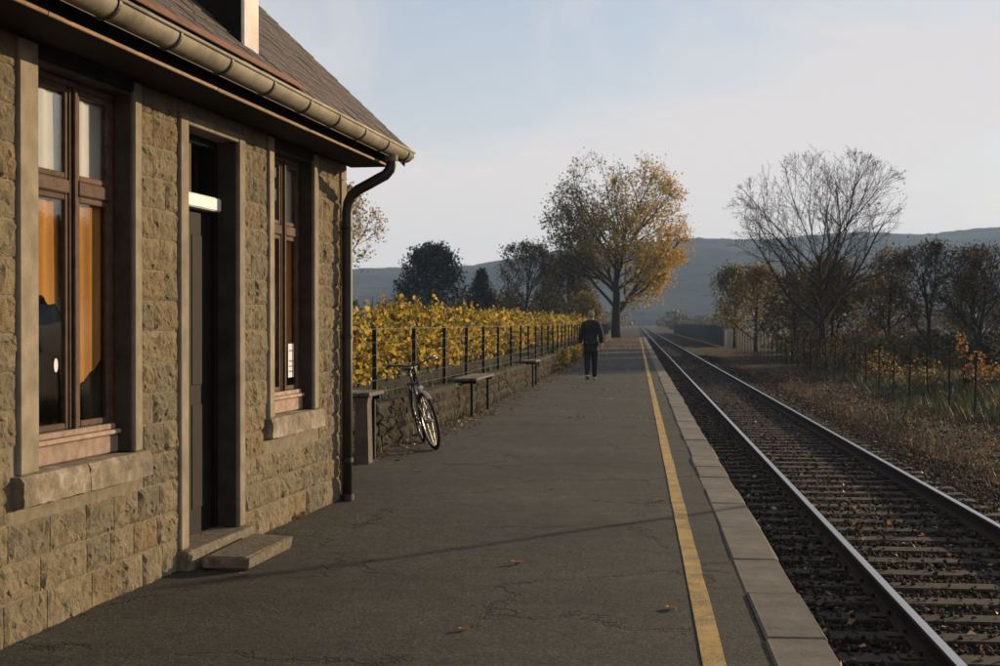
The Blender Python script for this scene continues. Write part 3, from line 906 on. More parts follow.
        vs += [(-0.30, p, s - 0.140), (-0.30, q, s - 0.140), (-0.30, p, s), (-0.30, q, s)]
        fs += [tuple([o_ + 2] + [nz_ * 15 + i for i in range(15)] + [o_ + 3]),
               tuple([o_ + 1] + [i for i in range(14, -1, -1)] + [o_]),
               tuple([o_] + [j * 15 for j in range(nz_ + 1)] + [o_ + 2]), tuple([o_ + 3] + [j * 15 + 14 for j in range(nz_, -1, -1)] + [o_ + 1])]
        sm.add(vs, fs)
        sm.build('sill', M['sill'], win)
    if sticker:
        c = MB()
        n = 18
        cy, cz = mid - 0.17, s + 0.50
        c.v = [(xf - 0.0122, cy + 0.022 * math.cos(2 * math.pi * i / n), cz + 0.036 * math.sin(2 * math.pi * i / n)) for i in range(n)] + \
              [(xf - 0.0134, cy + 0.022 * math.cos(2 * math.pi * i / n), cz + 0.036 * math.sin(2 * math.pi * i / n)) for i in range(n)]
        c.f = [tuple(range(n)), tuple(range(2 * n - 1, n - 1, -1))] + [(i, n + i, n + (i + 1) % n, (i + 1) % n) for i in range(n)]
        c.build('sticker', M['paper'], win)
    if papers:
        p1 = MB().box(xf - 0.0132, xf - 0.0118, i0 + 0.12, i0 + 0.33, s + 0.24, s + 0.40).build('notice', M['paper'], win)
        p2 = MB().box(xf - 0.0132, xf - 0.0118, mid + 0.16, mid + 0.30, s + 0.26, s + 0.52).build('notice', M['paper'], win)
        MB().box(xf - 0.0116, xf - 0.0106, i0 + 0.17, i0 + 0.28, s + 0.29, s + 0.33).build('notice_print', M['print_dark'], win)
        for z in (0.30, 0.34, 0.38, 0.46):
            MB().box(xf - 0.0116, xf - 0.0106, mid + 0.18, mid + 0.28, s + z, s + z + 0.012).build('notice_print', M['print_dark'], win)
    return win
make_window(W0)
make_window(W1, sticker=True)
make_window(W2, papers=True)

# door in its deep opening
def make_door():
    xf = -0.165
    i0, i1, s, h = DR['i0'], DR['i1'], DR['sill'], DR['head']
    d = MB()
    d.bevbox(xf - 0.05, xf, i0 + 0.05, i1 - 0.05, s + 0.01, 2.205, 0.006)
    door = d.build('door', M['door'], house)
    fr = MB()
    for a, b_ in ((i0, i0 + 0.048), (i1 - 0.048, i1)):
        MB().bevbox(xf - 0.09, xf + 0.03, a, b_, s, h, 0.006).build('door_post', M['door'], door)
    MB().bevbox(xf - 0.09, xf + 0.03, i0 + 0.049, i1 - 0.049, h - 0.05, h, 0.006).build('head_rail', M['door'], door)
    MB().bevbox(xf - 0.06, xf + 0.075, i0 + 0.049, i1 - 0.049, 2.215, 2.305, 0.010).build('transom_bar', M['white_paint'], door)
    MB().bevbox(xf - 0.05, xf + 0.012, (i0 + i1) / 2 - 0.025, (i0 + i1) / 2 + 0.025, 2.307, h - 0.051, 0.006).build('fanlight_mullion', M['timber'], door)
    for a, b_ in ((i0 + 0.05, (i0 + i1) / 2 - 0.026), ((i0 + i1) / 2 + 0.026, i1 - 0.05)):
        MB().box(xf - 0.03, xf - 0.026, a, b_, 2.308, h - 0.052).build('fanlight_pane', M['glass'], door)
    for za, zb in ((0.28, 0.95), (1.08, 2.05)):
        for a, b_ in ((i0 + 0.15, (i0 + i1) / 2 - 0.05), ((i0 + i1) / 2 + 0.05, i1 - 0.15)):
            MB().bevbox(xf + 0.001, xf + 0.005, a, b_, za, zb, 0.0018).build('door_panel', M['door'], door)
    hd = MB()
    hd.tube([(xf, i0 + 0.12, 1.08), (xf + 0.05, i0 + 0.12, 1.08), (xf + 0.055, i0 + 0.13, 1.08), (xf + 0.055, i0 + 0.24, 1.075)], 0.009, 8)
    hd.build('handle', M['bracket'], door, smooth=True)
    MB().bevbox(-0.30, 0.018, DR['o0'], i0, 0.115, DR['top'], 0.008, 0.0015, srng).build('jamb', M['dressed'], door)
    MB().bevbox(-0.30, 0.018, i1, DR['o1'], 0.115, DR['top'], 0.008, 0.0015, srng).build('jamb', M['dressed'], door)
    MB().bevbox(-0.30, 0.016, i0 + 0.001, i1 - 0.001, h, DR['top'] - 0.001, 0.006).build('lintel', M['dressed'], door)
    MB().bevbox(-0.30, 0.085, DR['o0'] - 0.03, DR['o1'] + 0.03, -0.03, 0.112, 0.016, 0.006, srng).build('threshold', M['step'], door)
    MB().bevbox(xf + 0.032, -0.006, i1 - 0.016, i1 - 0.0005, s + 0.02, h - 0.002, 0.003).build('reveal_board', M['reveal'], door)  # added dark sheets painting shade on the door's jamb sides
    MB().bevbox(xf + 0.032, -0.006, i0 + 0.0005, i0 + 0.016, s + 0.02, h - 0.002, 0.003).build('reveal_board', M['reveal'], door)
    return door
make_door()

# eaves: soffit, fascia, gutter
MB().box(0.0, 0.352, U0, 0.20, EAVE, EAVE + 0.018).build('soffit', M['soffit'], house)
yy = U0
while yy < 0.19:
    L = min(srng.uniform(1.6, 2.4), 0.20 - yy)
    MB().bevbox(0.3525, 0.364, yy, yy + L - 0.004, EAVE - 0.010 + srng.uniform(-0.003, 0.003), EAVE + 0.010, 0.003).build('fascia_board', M['fascia'], house)
    yy += L
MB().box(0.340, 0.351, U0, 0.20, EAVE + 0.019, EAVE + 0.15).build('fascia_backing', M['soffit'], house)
GX, GZ, GR = 0.455, 2.945, 0.082
gt = MB()
n = 14
outer = [(GX + GR * math.cos(math.pi + math.pi * i / n), GZ + GR * math.sin(math.pi + math.pi * i / n)) for i in range(n + 1)]
inner = [(GX + (GR - 0.006) * math.cos(math.pi + math.pi * i / n), GZ + (GR - 0.006) * math.sin(math.pi + math.pi * i / n)) for i in range(n, -1, -1)]
gt.extrude_profile(outer + inner, U0, 0.30)
gt.box(GX - GR + 0.003, GX + GR - 0.003, 0.292, 0.2985, GZ - GR * 0.55, GZ)
gutter = gt.build('gutter', M['zinc'], house, smooth=True)
gutter.data.set_sharp_from_angle(angle=R(35))
cap = MB()
cap.add([(GX, 0.303, GZ)] + [(x, 0.303, z) for x, z in outer], [(0, i + 1, i + 2) for i in range(n)])
cap.add([(GX, 0.297, GZ)] + [(x, 0.297, z) for x, z in outer], [(0, i + 2, i + 1) for i in range(n)])
cap.build('end_cap', M['zinc'], gutter)
MB().tube([(GX + GR + 0.002, U0, GZ + 0.004), (GX + GR + 0.002, 0.304, GZ + 0.004)], 0.011, 8).build('front_bead', M['zinc'], gutter, smooth=True)
br = MB()
for i in range(n):
    a0, a1 = math.pi + math.pi * i / n, math.pi + math.pi * (i + 1) / n
    ro, ri = GR + 0.007, GR + 0.0005
    v = []
    for a in (a0, a1):
        for rr in (ri, ro):
            for yy in (-0.013, 0.013): v.append((GX + rr * math.cos(a), yy, GZ + rr * math.sin(a)))
    br.add(v, [(2, 3, 7, 6), (0, 2, 6, 4), (1, 5, 7, 3), (0, 4, 5, 1)])
br.box(GX - 0.17, GX - GR, -0.013, 0.013, GZ + 0.001, GZ + 0.008)
brm = br.mesh('bracket', M['bracket'])
yy = 0.12
while yy > U0:
    o = link('bracket', brm, gutter)
    o.location.y = yy
    yy -= 0.735 + srng.uniform(-0.03, 0.03)
# downpipe with its swan neck
dp = MB()
P0 = Vector((GX, -0.20, GZ - GR + 0.01)); PX, PY = 0.075, -0.20
path = [P0, P0 + Vector((0, 0, -0.07)), P0 + Vector((-0.012, -0.003, -0.12)), P0 + Vector((-0.05, -0.006, -0.165)), P0 + Vector((-0.11, -0.010, -0.195)),
        Vector((0.27, PY, 2.640)), Vector((0.17, PY, 2.590)), Vector((0.115, PY, 2.545)), Vector((0.085, PY, 2.48)), Vector((PX, PY, 2.40)), Vector((PX, PY, 1.2)), Vector((PX, PY, 0.02))]
dp.tube(path, 0.044, 14)
pipe = dp.build('downpipe', M['pipe'], house, smooth=True)
for z in (0.32, 1.35, 2.25):
    MB().tube([(PX, PY, z), (PX, PY, z + 0.035)], 0.050, 14).build('pipe_clip', M['bracket'], pipe, smooth=False)
MB().tube([(PX, PY, 0.0), (PX, PY, 0.05)], 0.055, 14).build('pipe_foot', M['pipe'], pipe)
MB().tube([(GX, -0.20, GZ - GR - 0.04), (GX, -0.20, GZ - GR + 0.012)], 0.054, 14).build('outlet', M['zinc'], pipe)
# roof
RP = R(43.5)
RX0, RZ0 = 0.485, 2.975
cs, sn = math.cos(RP), math.sin(RP)
RXR = DEPTH / 2
RLEN = (RX0 - RXR) / cs
rf = MB()
VERGE = 0.225
p = [(RX0 - 0.03, RZ0 - 0.03), (RXR, RZ0 - 0.03 + (RX0 - 0.03 - RXR) * math.tan(RP)), (DEPTH - RX0 + 0.03, RZ0 - 0.03), (DEPTH - RX0 + 0.03, RZ0 - 0.12), (RXR, RZ0 - 0.12 + (RX0 - 0.03 - RXR) * math.tan(RP)), (RX0 - 0.03, RZ0 - 0.12)]
rf.extrude_profile(p, U0 - 0.2, VERGE)
roof = rf.build('roof', M['tile'], house)
vb = MB()
for s0 in (0,):
    a = [(RX0, RZ0 - 0.01), (RXR, RZ0 - 0.01 + (RX0 - RXR) * math.tan(RP)), (RXR, RZ0 - 0.15 + (RX0 - RXR) * math.tan(RP)), (RX0 - 0.02, RZ0 - 0.15)]
    vb.extrude_profile(a, VERGE + 0.001, VERGE + 0.024)
vb.build('verge_board', M['soffit'], roof)
tw, tl, ex = 0.178, 0.30, 0.148
tm = MB()
tm.bevbox(0, tl, 0, tw - 0.005, 0.0, 0.014, 0.004)
tile_me = tm.mesh('tile', M['tile'])
far_tiles = MB()
rows = int(RLEN / ex)
def tile_at(row, y):
    s = row * ex - 0.03
    lift = 0.017 + srng.uniform(-0.002, 0.004)
    return s, lift
tilt_a = -(math.pi - RP) 
for row in range(rows):
    ytile = VERGE - tw + (tw / 2 if row % 2 else 0)
    while ytile > U0 - 0.15:
        s, lift = tile_at(row, ytile)
        # local tile frame: x runs up the slope, z is the slope's normal
        M4 = Matrix.Translation((RX0 - s * cs, ytile, RZ0 + s * sn - 0.012)) @ Matrix(((-cs, 0, sn, 0), (0, 1, 0, 0), (sn, 0, cs, 0), (0, 0, 0, 1))) 
        M4 = M4 @ Matrix.Translation((0, 0, lift)) @ Matrix.Rotation(R(2.6) + srng.uniform(-0.008, 0.008), 4, 'Y') @ Matrix.Rotation(srng.uniform(-0.01, 0.01), 4, 'Z')
        if row % 2 and ytile > VERGE - tw: M4 = M4 @ Matrix.Diagonal((1, 0.5, 1, 1))
        if row < 13 and ytile > -3.45:
            o = link('tile', tile_me, roof)
            o.matrix_local = M4
        else:
            far_tiles.add([M4 @ Vector(v) for v in tm.v], tm.f) if row < 20 else far_tiles.add([M4 @ Vector(v) for v in ((0, 0, 0.01), (tl, 0, 0.01), (tl, tw - 0.005, 0.01), (0, tw - 0.005, 0.01))], [(0, 3, 2, 1)])
        ytile -= tw
far_tiles.build('roof_tiles', M['tile'], roof, kind='stuff')
fl = MB()
fl.add([(RX0 + 0.02, U0, RZ0 - 0.035), (RX0 + 0.02, VERGE - 0.01, RZ0 - 0.035), (RX0 - 0.11, VERGE - 0.01, RZ0 + 0.022), (RX0 - 0.11, U0, RZ0 + 0.022),
        (RX0 + 0.02, U0, RZ0 - 0.043), (RX0 + 0.02, VERGE - 0.01, RZ0 - 0.043)], [(0, 1, 2, 3), (4, 5, 1, 0)])
fl.build('eave_flashing', M['copper'], roof)
# rendered chimney standing low on the slope
CHX0, CHX1, CHY0, CHY1 = -0.80, 0.28, -3.33, -3.04
ch = MB()
ch.bevbox(CHX0, CHX1, CHY0, CHY1, 3.0, 4.75, 0.012, 0.003, srng)
chim = ch.build('chimney', M['render_white'], roof)
MB().bevbox(CHX0, CHX1 - 0.012, CHY0 - 0.022, CHY0 - 0.001, 3.0, 4.75, 0.004).build('side_cladding', M['soffit'], roof)  # added dark sheet, painting shade on the chimney's near side
# copper apron below the chimney, lying on the tiles
ap = MB()
for (sa, sb, ya_, yb_) in ((-0.03, 0.075, -6.8, CHY1 + 0.25),):
    q = []
    for lift in (0.040, 0.044):
        for s_, y_ in ((sa, ya_), (sa, yb_), (sb, yb_), (sb, ya_)):
            q.append((RX0 - s_ * cs + lift * sn, y_, RZ0 + s_ * sn + lift * cs))
    ap.add(q, [(4, 5, 6, 7), (0, 3, 2, 1), (0, 1, 5, 4), (1, 2, 6, 5), (2, 3, 7, 6), (3, 0, 4, 7)])
ap.build('chimney_apron', M['copper'], roof)

# loose step slab before the door
stp = MB().bevbox(-0.145, 0.145, -0.47, 0.47, 0.0, 0.08, 0.014, 0.006, srng).build('step_slab', M['step'])
stp.location = BA + Matrix.Rotation(-BTH, 3, 'Z') @ Vector((0.265, -3.20, 0.0))
stp.rotation_euler.z = -BTH + R(1.5)
tag(stp, 'loose concrete step slab lying before the station door', 'step')

exec_late = []
# ------------------------------------------------------------------ low wall, fence, benches
lw = thing('low_stone_wall', 'low rough stone wall between the platform and the vineyard', 'wall', (0, 0, 0))
core = MB()
ys = [13.0 + 0.75 * i for i in range(164)]
for y in ys:
    w = wall_x(y)
    core.v += [(w - 0.03, y, -0.02), (w - 0.03, y, 0.47), (w - 0.25, y, 0.47), (w - 0.25, y, -0.02)]
for i in range(len(ys) - 1):
    a, c = 4 * i, 4 * i + 4
    core.f += [(a, c, c + 1, a + 1), (a + 1, c + 1, c + 2, a + 2), (a + 2, c + 2, c + 3, a + 3)]
core.f += [(0, 1, 2, 3), (len(core.v) - 1, len(core.v) - 2, len(core.v) - 3, len(core.v) - 4)]
core.build('wall_core', M['low_stone'], lw)
lrng = random.Random(8)
far_st = MB()
def low_block(mb, y0, y1, z0, z1):
    sh = lrng.uniform(-0.022, 0.016)
    w0, w1 = wall_x(y0) + sh, wall_x(y1) + sh
    n = 4
    vs = []
    for j in range(4):
        for i in range(n + 1):
            t = i / n
            e = (i in (0, n)) or (j in (0, 3))
            xx = w0 + (w1 - w0) * t + (-0.012 if e else lrng.uniform(0.0, 0.04))
            vs.append((xx, y0 + (y1 - y0) * t + lrng.uniform(-0.006, 0.006), z0 + (z1 - z0) * j / 3 + lrng.uniform(-0.006, 0.006)))
    fs = [(j * 5 + i, j * 5 + i + 1, (j + 1) * 5 + i + 1, (j + 1) * 5 + i) for j in range(3) for i in range(n)]
    o = 20
    vs += [(w0 - 0.16, y0, z0), (w1 - 0.16, y1, z0), (w1 - 0.16, y1, z1), (w0 - 0.16, y0, z1)]
    fs += [(20, 0, 5, 10, 15, 23), (4, 21, 22, 19, 14, 9), (23, 15, 16, 17, 18, 19, 22), (21, 4, 3, 2, 1, 0, 20)]
    mb.add(vs, fs)
cnt = 0
for c, (z0, z1) in enumerate(((-0.02, 0.155), (0.16, 0.325), (0.33, 0.485))):
    y = 13.02 + 0.13 * c
    while y < 131:
        L = lrng.uniform(0.26, 0.52) if y < 60 else 0.9
        if y < 44:
            b_ = MB(); low_block(b_, y + 0.006, y + L - 0.006, z0 + 0.005, z1 - 0.004); b_.build('stone', M['low_stone'], lw); cnt += 1
        else:
            low_block(far_st, y + 0.006, y + L - 0.006, z0 + 0.005, z1 - 0.004)
        y += L
far_st.build('far_stones', M['low_stone'], lw, kind='stuff')
# coping
y = 13.0
while y < 131:
    L = 1.0 if y < 60 else 3.0
    a, c = wall_x(y), wall_x(y + L)
    m_ = MB()
    m_.add([(a + 0.025, y + .006, 0.488), (c + 0.025, y + L - .006, 0.488), (c - 0.25, y + L - .006, 0.488), (a - 0.25, y + .006, 0.488),
            (a + 0.015, y + .012, 0.545), (c + 0.015, y + L - .012, 0.545), (c - 0.25, y + L - .012, 0.54), (a - 0.25, y + .012, 0.54)],
           [(0, 3, 2, 1), (4, 5, 6, 7), (0, 1, 5, 4), (1, 2, 6, 5), (2, 3, 7, 6), (3, 0, 4, 7)])
    m_.build('coping_stone', M['low_stone'], lw)
    y += L

fence = thing('vineyard_fence', 'dark green post and wire fence on the low wall before the vines', 'fence', (0, 0, 0))
post_me = MB().bevbox(-0.026, 0.026, -0.026, 0.026, 0.0, 0.93, 0.006).mesh('fence_post', M['fence_green'])
fy = 14.65
posts = []
while fy < 128:
    o = link('fence_post', post_me, fence)
    o.location = (wall_x(fy) - 0.17, fy, 0.50)
    o.rotation_euler = (lrng.uniform(-0.015, 0.015), lrng.uniform(-0.012, 0.012), 0)
    posts.append(fy)
    fy += 2.42 + lrng.uniform(-0.12, 0.12)
for zz, rr in ((1.41, 0.004), (1.25, 0.0015), (1.10, 0.0015), (0.95, 0.0015), (0.80, 0.0015), (0.65, 0.002)):
    MB().tube([(wall_x(y) - 0.14, y, zz + 0.004 * math.sin(y)) for y in [13.2] + posts], rr, 5).build('fence_wire', M['wire'], fence)

def bench(y0, y1, z, label, concrete=False):
    x = wall_x((y0 + y1) / 2)
    b = thing('wall_bench', label, 'bench', (x, y0, 0), -math.atan2(wall_x(y1) - wall_x(y0), y1 - y0) * 1.0, 'plank benches along the low wall')
    L = y1 - y0
    for k, (a, c) in enumerate(((-0.14, -0.02), (-0.01, 0.11), (0.12, 0.235))):
        MB().bevbox(a, c, 0.0, L, z - 0.045 + 0.002 * k, z + 0.002 * k, 0.008).build('seat_plank', M['plank'], b)
    for yy in (0.14, L - 0.14):
        if not concrete or yy > 0.5:
            MB().bevbox(0.12, 0.165, yy - 0.025, yy + 0.025, 0.0, z - 0.09, 0.006).build('leg', M['fence_green'], b)
            MB().bevbox(-0.12, 0.22, yy - 0.03, yy + 0.03, z - 0.088, z - 0.047, 0.006).build('support', M['fence_green'], b)
        else:
            pr = MB()
            vs = []
            for zz, w in ((0.0, 0.080), (0.30, 0.072), (z - 0.12, 0.064), (z - 0.047, 0.075)):
                vs += [(0.14 - w, yy - 0.10, zz), (0.14 + w, yy - 0.10, zz), (0.14 + w, yy + 0.10, zz), (0.14 - w, yy + 0.10, zz)]
            fs = [(3, 2, 1, 0), (12, 13, 14, 15)]
            for r_ in range(3):
                for k in range(4): fs.append((r_ * 4 + k, r_ * 4 + (k + 1) % 4, r_ * 4 + 4 + (k + 1) % 4, r_ * 4 + 4 + k))
            pr.add(vs, fs)
            pr.build('concrete_leg', M['concrete'], b)
    return b
bench(14.95, 15.7, 0.745, 'tall plank bench on a pale concrete leg beside the downpipe', True)
bench(22.6, 24.9, 0.61, 'plank bench on thin legs beyond the bicycle, against the low wall')
bench(33.4, 34.7, 0.61, 'farthest plank bench, small, against the low wall near the walking man')

# ------------------------------------------------------------------ vineyard rows
vr = np.random.default_rng(4)
def vine_row(x0, label, ymin, ymax, dens, lobed):
    row = thing('vine_row', label, 'vine row', (x0, 0, 0.5), 0, 'rows of vines behind the fence')
    pts = []
    segs = np.arange(ymin, ymax, 1.0)
    for y in segs:
        dx = wall_x(max(y, 13.0)) + 3.0
        n = int(dens * (1.0 if y < 45 else 0.6 if y < 80 else 0.45))
        top = 1.17 + 0.10 * math.sin(y * 1.3 + x0) + vr.uniform(-0.18, 0.16)
        z = top * vr.beta(2.1, 1.15, n) + vr.normal(0, 0.03, n)
        z = np.clip(z, 0.04, top + 0.22)
        xx = vr.normal(0, 0.17, n) * (0.6 + 0.6 * (z / 1.3)) + dx * 0.55
        pts.append(np.stack([xx, y + vr.uniform(0, 1, n), z], axis=1))
        # stray shoots above the hedge
        k = 2
        for _ in range(k):
            sx, sy, h = vr.normal(0, 0.12) + dx * 0.55, y + vr.uniform(0, 1), top + vr.uniform(0.0, 0.30)
            m_ = 5
            pts.append(np.stack([sx + vr.normal(0, 0.03, m_), sy + vr.normal(0, 0.03, m_), np.linspace(top - 0.05, h, m_)], axis=1))
    pts = np.concatenate(pts)
    near = pts[pts[:, 1] < 48]; far = pts[pts[:, 1] >= 48]
    if len(near): link('foliage', leaf_cloud('foliage', near, 0.074, M['leaf_vine'], vr, lobed=lobed), row, 'stuff')
    if len(far): link('far_foliage', leaf_cloud('far_foliage', far, 0.14, M['leaf_vine'], vr), row, 'stuff')
    if x0 > -6:
        y = ymin + 0.4
        while y < 60:
            dx = (wall_x(max(y, 13.0)) + 3.0) * 0.55
            l_ = vr.uniform(-0.08, 0.08, 4)
            s = MB()
            s.tube([(dx, y, 0.0), (dx + l_[0] * .4, y + l_[1] * .5, 0.3), (dx + l_[2], y + l_[3], 0.62)], [0.028, 0.022, 0.018], 6)
            s.tube([(dx + l_[2], y + l_[3], 0.60), (dx + l_[2], y + 0.35, 0.72), (dx, y + 0.6, 0.75)], [0.015, 0.012, 0.008], 5)
            s.tube([(dx + l_[2], y + l_[3], 0.60), (dx + l_[2], y - 0.15, 1.0), (dx, y - 0.1, 1.4)], [0.012, 0.008, 0.005], 5)
            s.build('vine_stem', M['vine_wood'], row)
            y += 1.15 + vr.uniform(-0.1, 0.1)
        y = ymin + 1.0
        while y < 110:
            MB().tube([((wall_x(max(y, 13)) + 3) * .55, y, 0), ((wall_x(max(y, 13)) + 3) * .55, y, 1.35)], 0.03, 6).build('vine_post', M['plank'], row)
            y += 5.2
    return row
vine_row(-4.35, 'yellow autumn vine row nearest the fence', 13.5, 128, 560, True)
vine_row(-6.2, 'yellow vine row second from the fence', 14, 128, 260, True)
vine_row(-8.1, 'yellow vine row third from the fence', 15, 128, 80, False)
vine_row(-10.1, 'yellow vine row fourth from the fence', 18, 128, 70, False)
vine_row(-12.2, 'yellow vine row farthest from the fence, only its top showing', 20, 128, 70, False)

# ------------------------------------------------------------------ trees
def grow(rs, trunk_h, height, trunk_r, rx, ry, zc, rz_, kids, spread, ratio, trop, wob=0.10, limbs_from=None, thin=0.55, min_r=0.006, lean=(0, 0), lead=0.80, fork=0.22, sides=(9, 6, 5, 3, 3)):
    """recursive branching clipped to an ellipsoid crown; returns wood geometry and twig points"""
    mb = MB()
    tips = []
    maxlev = len(kids)
    ctr = np.array([lean[0], lean[1], zc]); rad = np.array([rx, ry, rz_])
    up = np.array([0, 0, 1.0])
    def inside(p):
        return float(np.sum(((p - ctr) / rad) ** 2))
    stack = [(np.zeros(3), np.array([lean[0] / height, lean[1] / height, 1.0]), height * lead, trunk_r, 0)]
    ga = 2.399963
    while stack:
        p, d, L, r, lev = stack.pop()
        n = [9, 7, 5, 4, 3][min(lev, 4)]
        pts = [p.copy()]; cur = d / np.linalg.norm(d)
        for i in range(n):
            cur = cur + rs.normal(0, wob * (0.25 if lev == 0 else 1), 3) + up * trop[min(lev, len(trop) - 1)]
            cur /= np.linalg.norm(cur)
            q = pts[-1] + cur * L / n
            if lev > 0 and inside(q) > 1.0 + rs.uniform(-0.06, 0.10): break
            if q[2] < 0.25: break
            pts.append(q)
        if len(pts) < 2: continue
        m = len(pts)
        r_end = max(min_r, r * (0.30 if lev == 0 else 0.32))
        rr = [max(min_r, r + (r_end - r) * (i / (m - 1)) ** 0.9) for i in range(m)]
        if lev == 0: rr[0] *= 1.45
        mb.tube(pts, rr, sides[min(lev, 4)], cap=False)
        P = np.array(pts)
        if lev >= maxlev - 1:
            for i in range(1, m): tips.append(P[i])
        if lev < maxlev:
            nk = kids[lev]
            t0 = (trunk_h / (height * lead)) if lev == 0 else fork
            off = rs.uniform(0, 6.28)
            for k in range(nk):
                t = t0 + (1 - t0) * ((k + rs.uniform(0.1, 0.9)) / nk) ** (0.85 if lev == 0 else 1)
                fi = t * (m - 1); i = min(int(fi), m - 2); fr = fi - i
                pos = P[i] + (P[i + 1] - P[i]) * fr
                dr = P[i + 1] - P[i]; dr /= np.linalg.norm(dr)
                az = off + ga * k
                sp = spread[lev] * rs.uniform(0.75, 1.25)
                if lev == 0: sp *= (1.15 - 0.65 * t)
                a = np.cross(dr, up if abs(dr[2]) < 0.95 else np.array([1.0, 0, 0])); a /= np.linalg.norm(a)
                b = np.cross(dr, a)
                nd = dr * math.cos(sp) + (a * math.cos(az) + b * math.sin(az)) * math.sin(sp)
                rk = rr[i] * thin * rs.uniform(0.8, 1.1)
                Lk = (L * ratio[lev]) * rs.uniform(0.7, 1.2) * (1.0 - 0.35 * t if lev else 1.0)
                stack.append((pos, nd, Lk, max(min_r, rk), lev + 1))
    return mb, np.array(tips)

def make_tree(name, label, cat, loc, leafmat, leaf_n, leaf_size, seed, bark='bark', group=None, fill=0.25, keep=None, crown_kind=True, leaf_jit=0.35, **kw):
    rs = np.random.default_rng(seed)
    wood, tips = grow(rs, **kw)
    t = thing(name, label, cat, loc, 0, group)
    wood.build('trunk', M[bark], t, smooth=True)
    if leaf_n and len(tips):
        if keep is not None:
            w = np.array([keep(p) for p in tips]); w = w / w.sum()
            idx = rs.choice(len(tips), leaf_n, p=w)
        else:
            idx = rs.integers(0, len(tips), leaf_n)
        pts = tips[idx] + rs.normal(0, fill, (leaf_n, 3))
        link('crown', leaf_cloud('crown', pts, leaf_size, M[leafmat], rs, jit=leaf_jit), t, None)
    return t

# the big linden at the platform's end
def linden_keep(p):
    x, y, z = p
    return 0.16 + 0.85 * (1 / (1 + math.exp((z - 10.5 - 0.25 * x) / 1.8))) + (0.25 if x > 2 else 0) + (0.45 if (x < -1.5 and z < 13.5) else 0)
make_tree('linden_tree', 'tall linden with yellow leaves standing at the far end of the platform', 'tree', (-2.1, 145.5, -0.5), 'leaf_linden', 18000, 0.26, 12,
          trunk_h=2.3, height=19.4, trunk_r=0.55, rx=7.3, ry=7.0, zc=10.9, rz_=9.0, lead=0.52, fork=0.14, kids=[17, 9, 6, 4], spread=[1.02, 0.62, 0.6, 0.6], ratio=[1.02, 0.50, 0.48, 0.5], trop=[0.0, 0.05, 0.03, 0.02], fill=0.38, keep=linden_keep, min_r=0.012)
# the bare ash-like tree right of the track
make_tree('bare_tree', 'large bare tree with spreading twigs behind the right fence', 'tree', (9.3, 74, -0.55), 'leaf_brown', 900, 0.10, 7,
          trunk_h=1.5, height=11.6, trunk_r=0.22, rx=5.6, ry=5.2, zc=5.5, rz_=5.4, lead=0.46, fork=0.16, kids=[19, 9, 7, 4], spread=[1.15, 0.55, 0.55, 0.6], ratio=[1.4, 0.46, 0.48, 0.5], trop=[0.0, 0.06, 0.04, 0.03], fill=0.10, min_r=0.006)
make_tree('scrub_tree', 'low bare scrub tree between the large bare tree and the orchard tree', 'tree', (12.2, 62, -0.55), 'leaf_brown', 2600, 0.10, 31, bark='bark_dark',
          trunk_h=0.9, height=5.2, trunk_r=0.12, rx=2.6, ry=2.4, zc=3.0, rz_=2.4, kids=[10, 8, 6, 5], spread=[0.85, 0.65, 0.6, 0.6], ratio=[0.62, 0.55, 0.5, 0.5], trop=[0.0, 0.05, 0.03, 0.02], fill=0.14, min_r=0.006)
make_tree('orchard_tree', 'small bare orchard tree with crooked limbs at the right edge', 'tree', (13.6, 60, -0.55), 'leaf_brown', 900, 0.09, 32, bark='bark_dark',
          trunk_h=1.2, height=4.9, trunk_r=0.13, rx=2.2, ry=2.2, zc=3.1, rz_=2.15, kids=[9, 8, 6, 5], spread=[0.95, 0.7, 0.6, 0.6], ratio=[0.62, 0.58, 0.5, 0.5], trop=[0.0, 0.03, 0.02, 0.02], wob=0.17, fill=0.10, min_r=0.006)
make_tree('autumn_bush', 'bushy tree with amber leaves left of the large bare tree', 'tree', (8.3, 103, -0.55), 'leaf_amber', 3200, 0.17, 33,
          trunk_h=0.6, height=6.2, trunk_r=0.12, rx=2.6, ry=2.5, zc=3.0, rz_=3.0, kids=[12, 8, 6], spread=[0.8, 0.6, 0.6], ratio=[0.6, 0.55, 0.5], trop=[0.0, 0.05, 0.03], fill=0.26)
make_tree('autumn_bush', 'olive bush with dull leaves at the left end of the right thicket', 'tree', (7.9, 119, -0.55), 'leaf_olive', 3600, 0.20, 34,
          trunk_h=0.6, height=6.6, trunk_r=0.12, rx=2.6, ry=2.5, zc=3.2, rz_=3.3, kids=[12, 8, 6], spread=[0.8, 0.6, 0.6], ratio=[0.6, 0.55, 0.5], trop=[0.0, 0.05, 0.03], fill=0.3)
make_tree('autumn_bush', 'olive bush below the crown of the large bare tree', 'tree', (10.6, 80, -0.55), 'leaf_olive', 4200, 0.16, 35,
          trunk_h=0.5, height=5.4, trunk_r=0.12, rx=3.2, ry=2.6, zc=2.6, rz_=2.8, kids=[12, 8, 6], spread=[0.9, 0.6, 0.6], ratio=[0.6, 0.55, 0.5], trop=[0.0, 0.05, 0.03], fill=0.28)
make_tree('thicket_tree', 'dim brown thicket tree behind the orchard tree', 'tree', (17.2, 76, -0.55), 'leaf_brown', 2100, 0.15, 36, bark='bark_dark',
          trunk_h=0.5, height=5.6, trunk_r=0.13, rx=3.6, ry=2.8, zc=2.7, rz_=2.9, kids=[12, 9, 6], spread=[0.9, 0.6, 0.6], ratio=[0.6, 0.55, 0.5], trop=[0.0, 0.05, 0.03], fill=0.3)
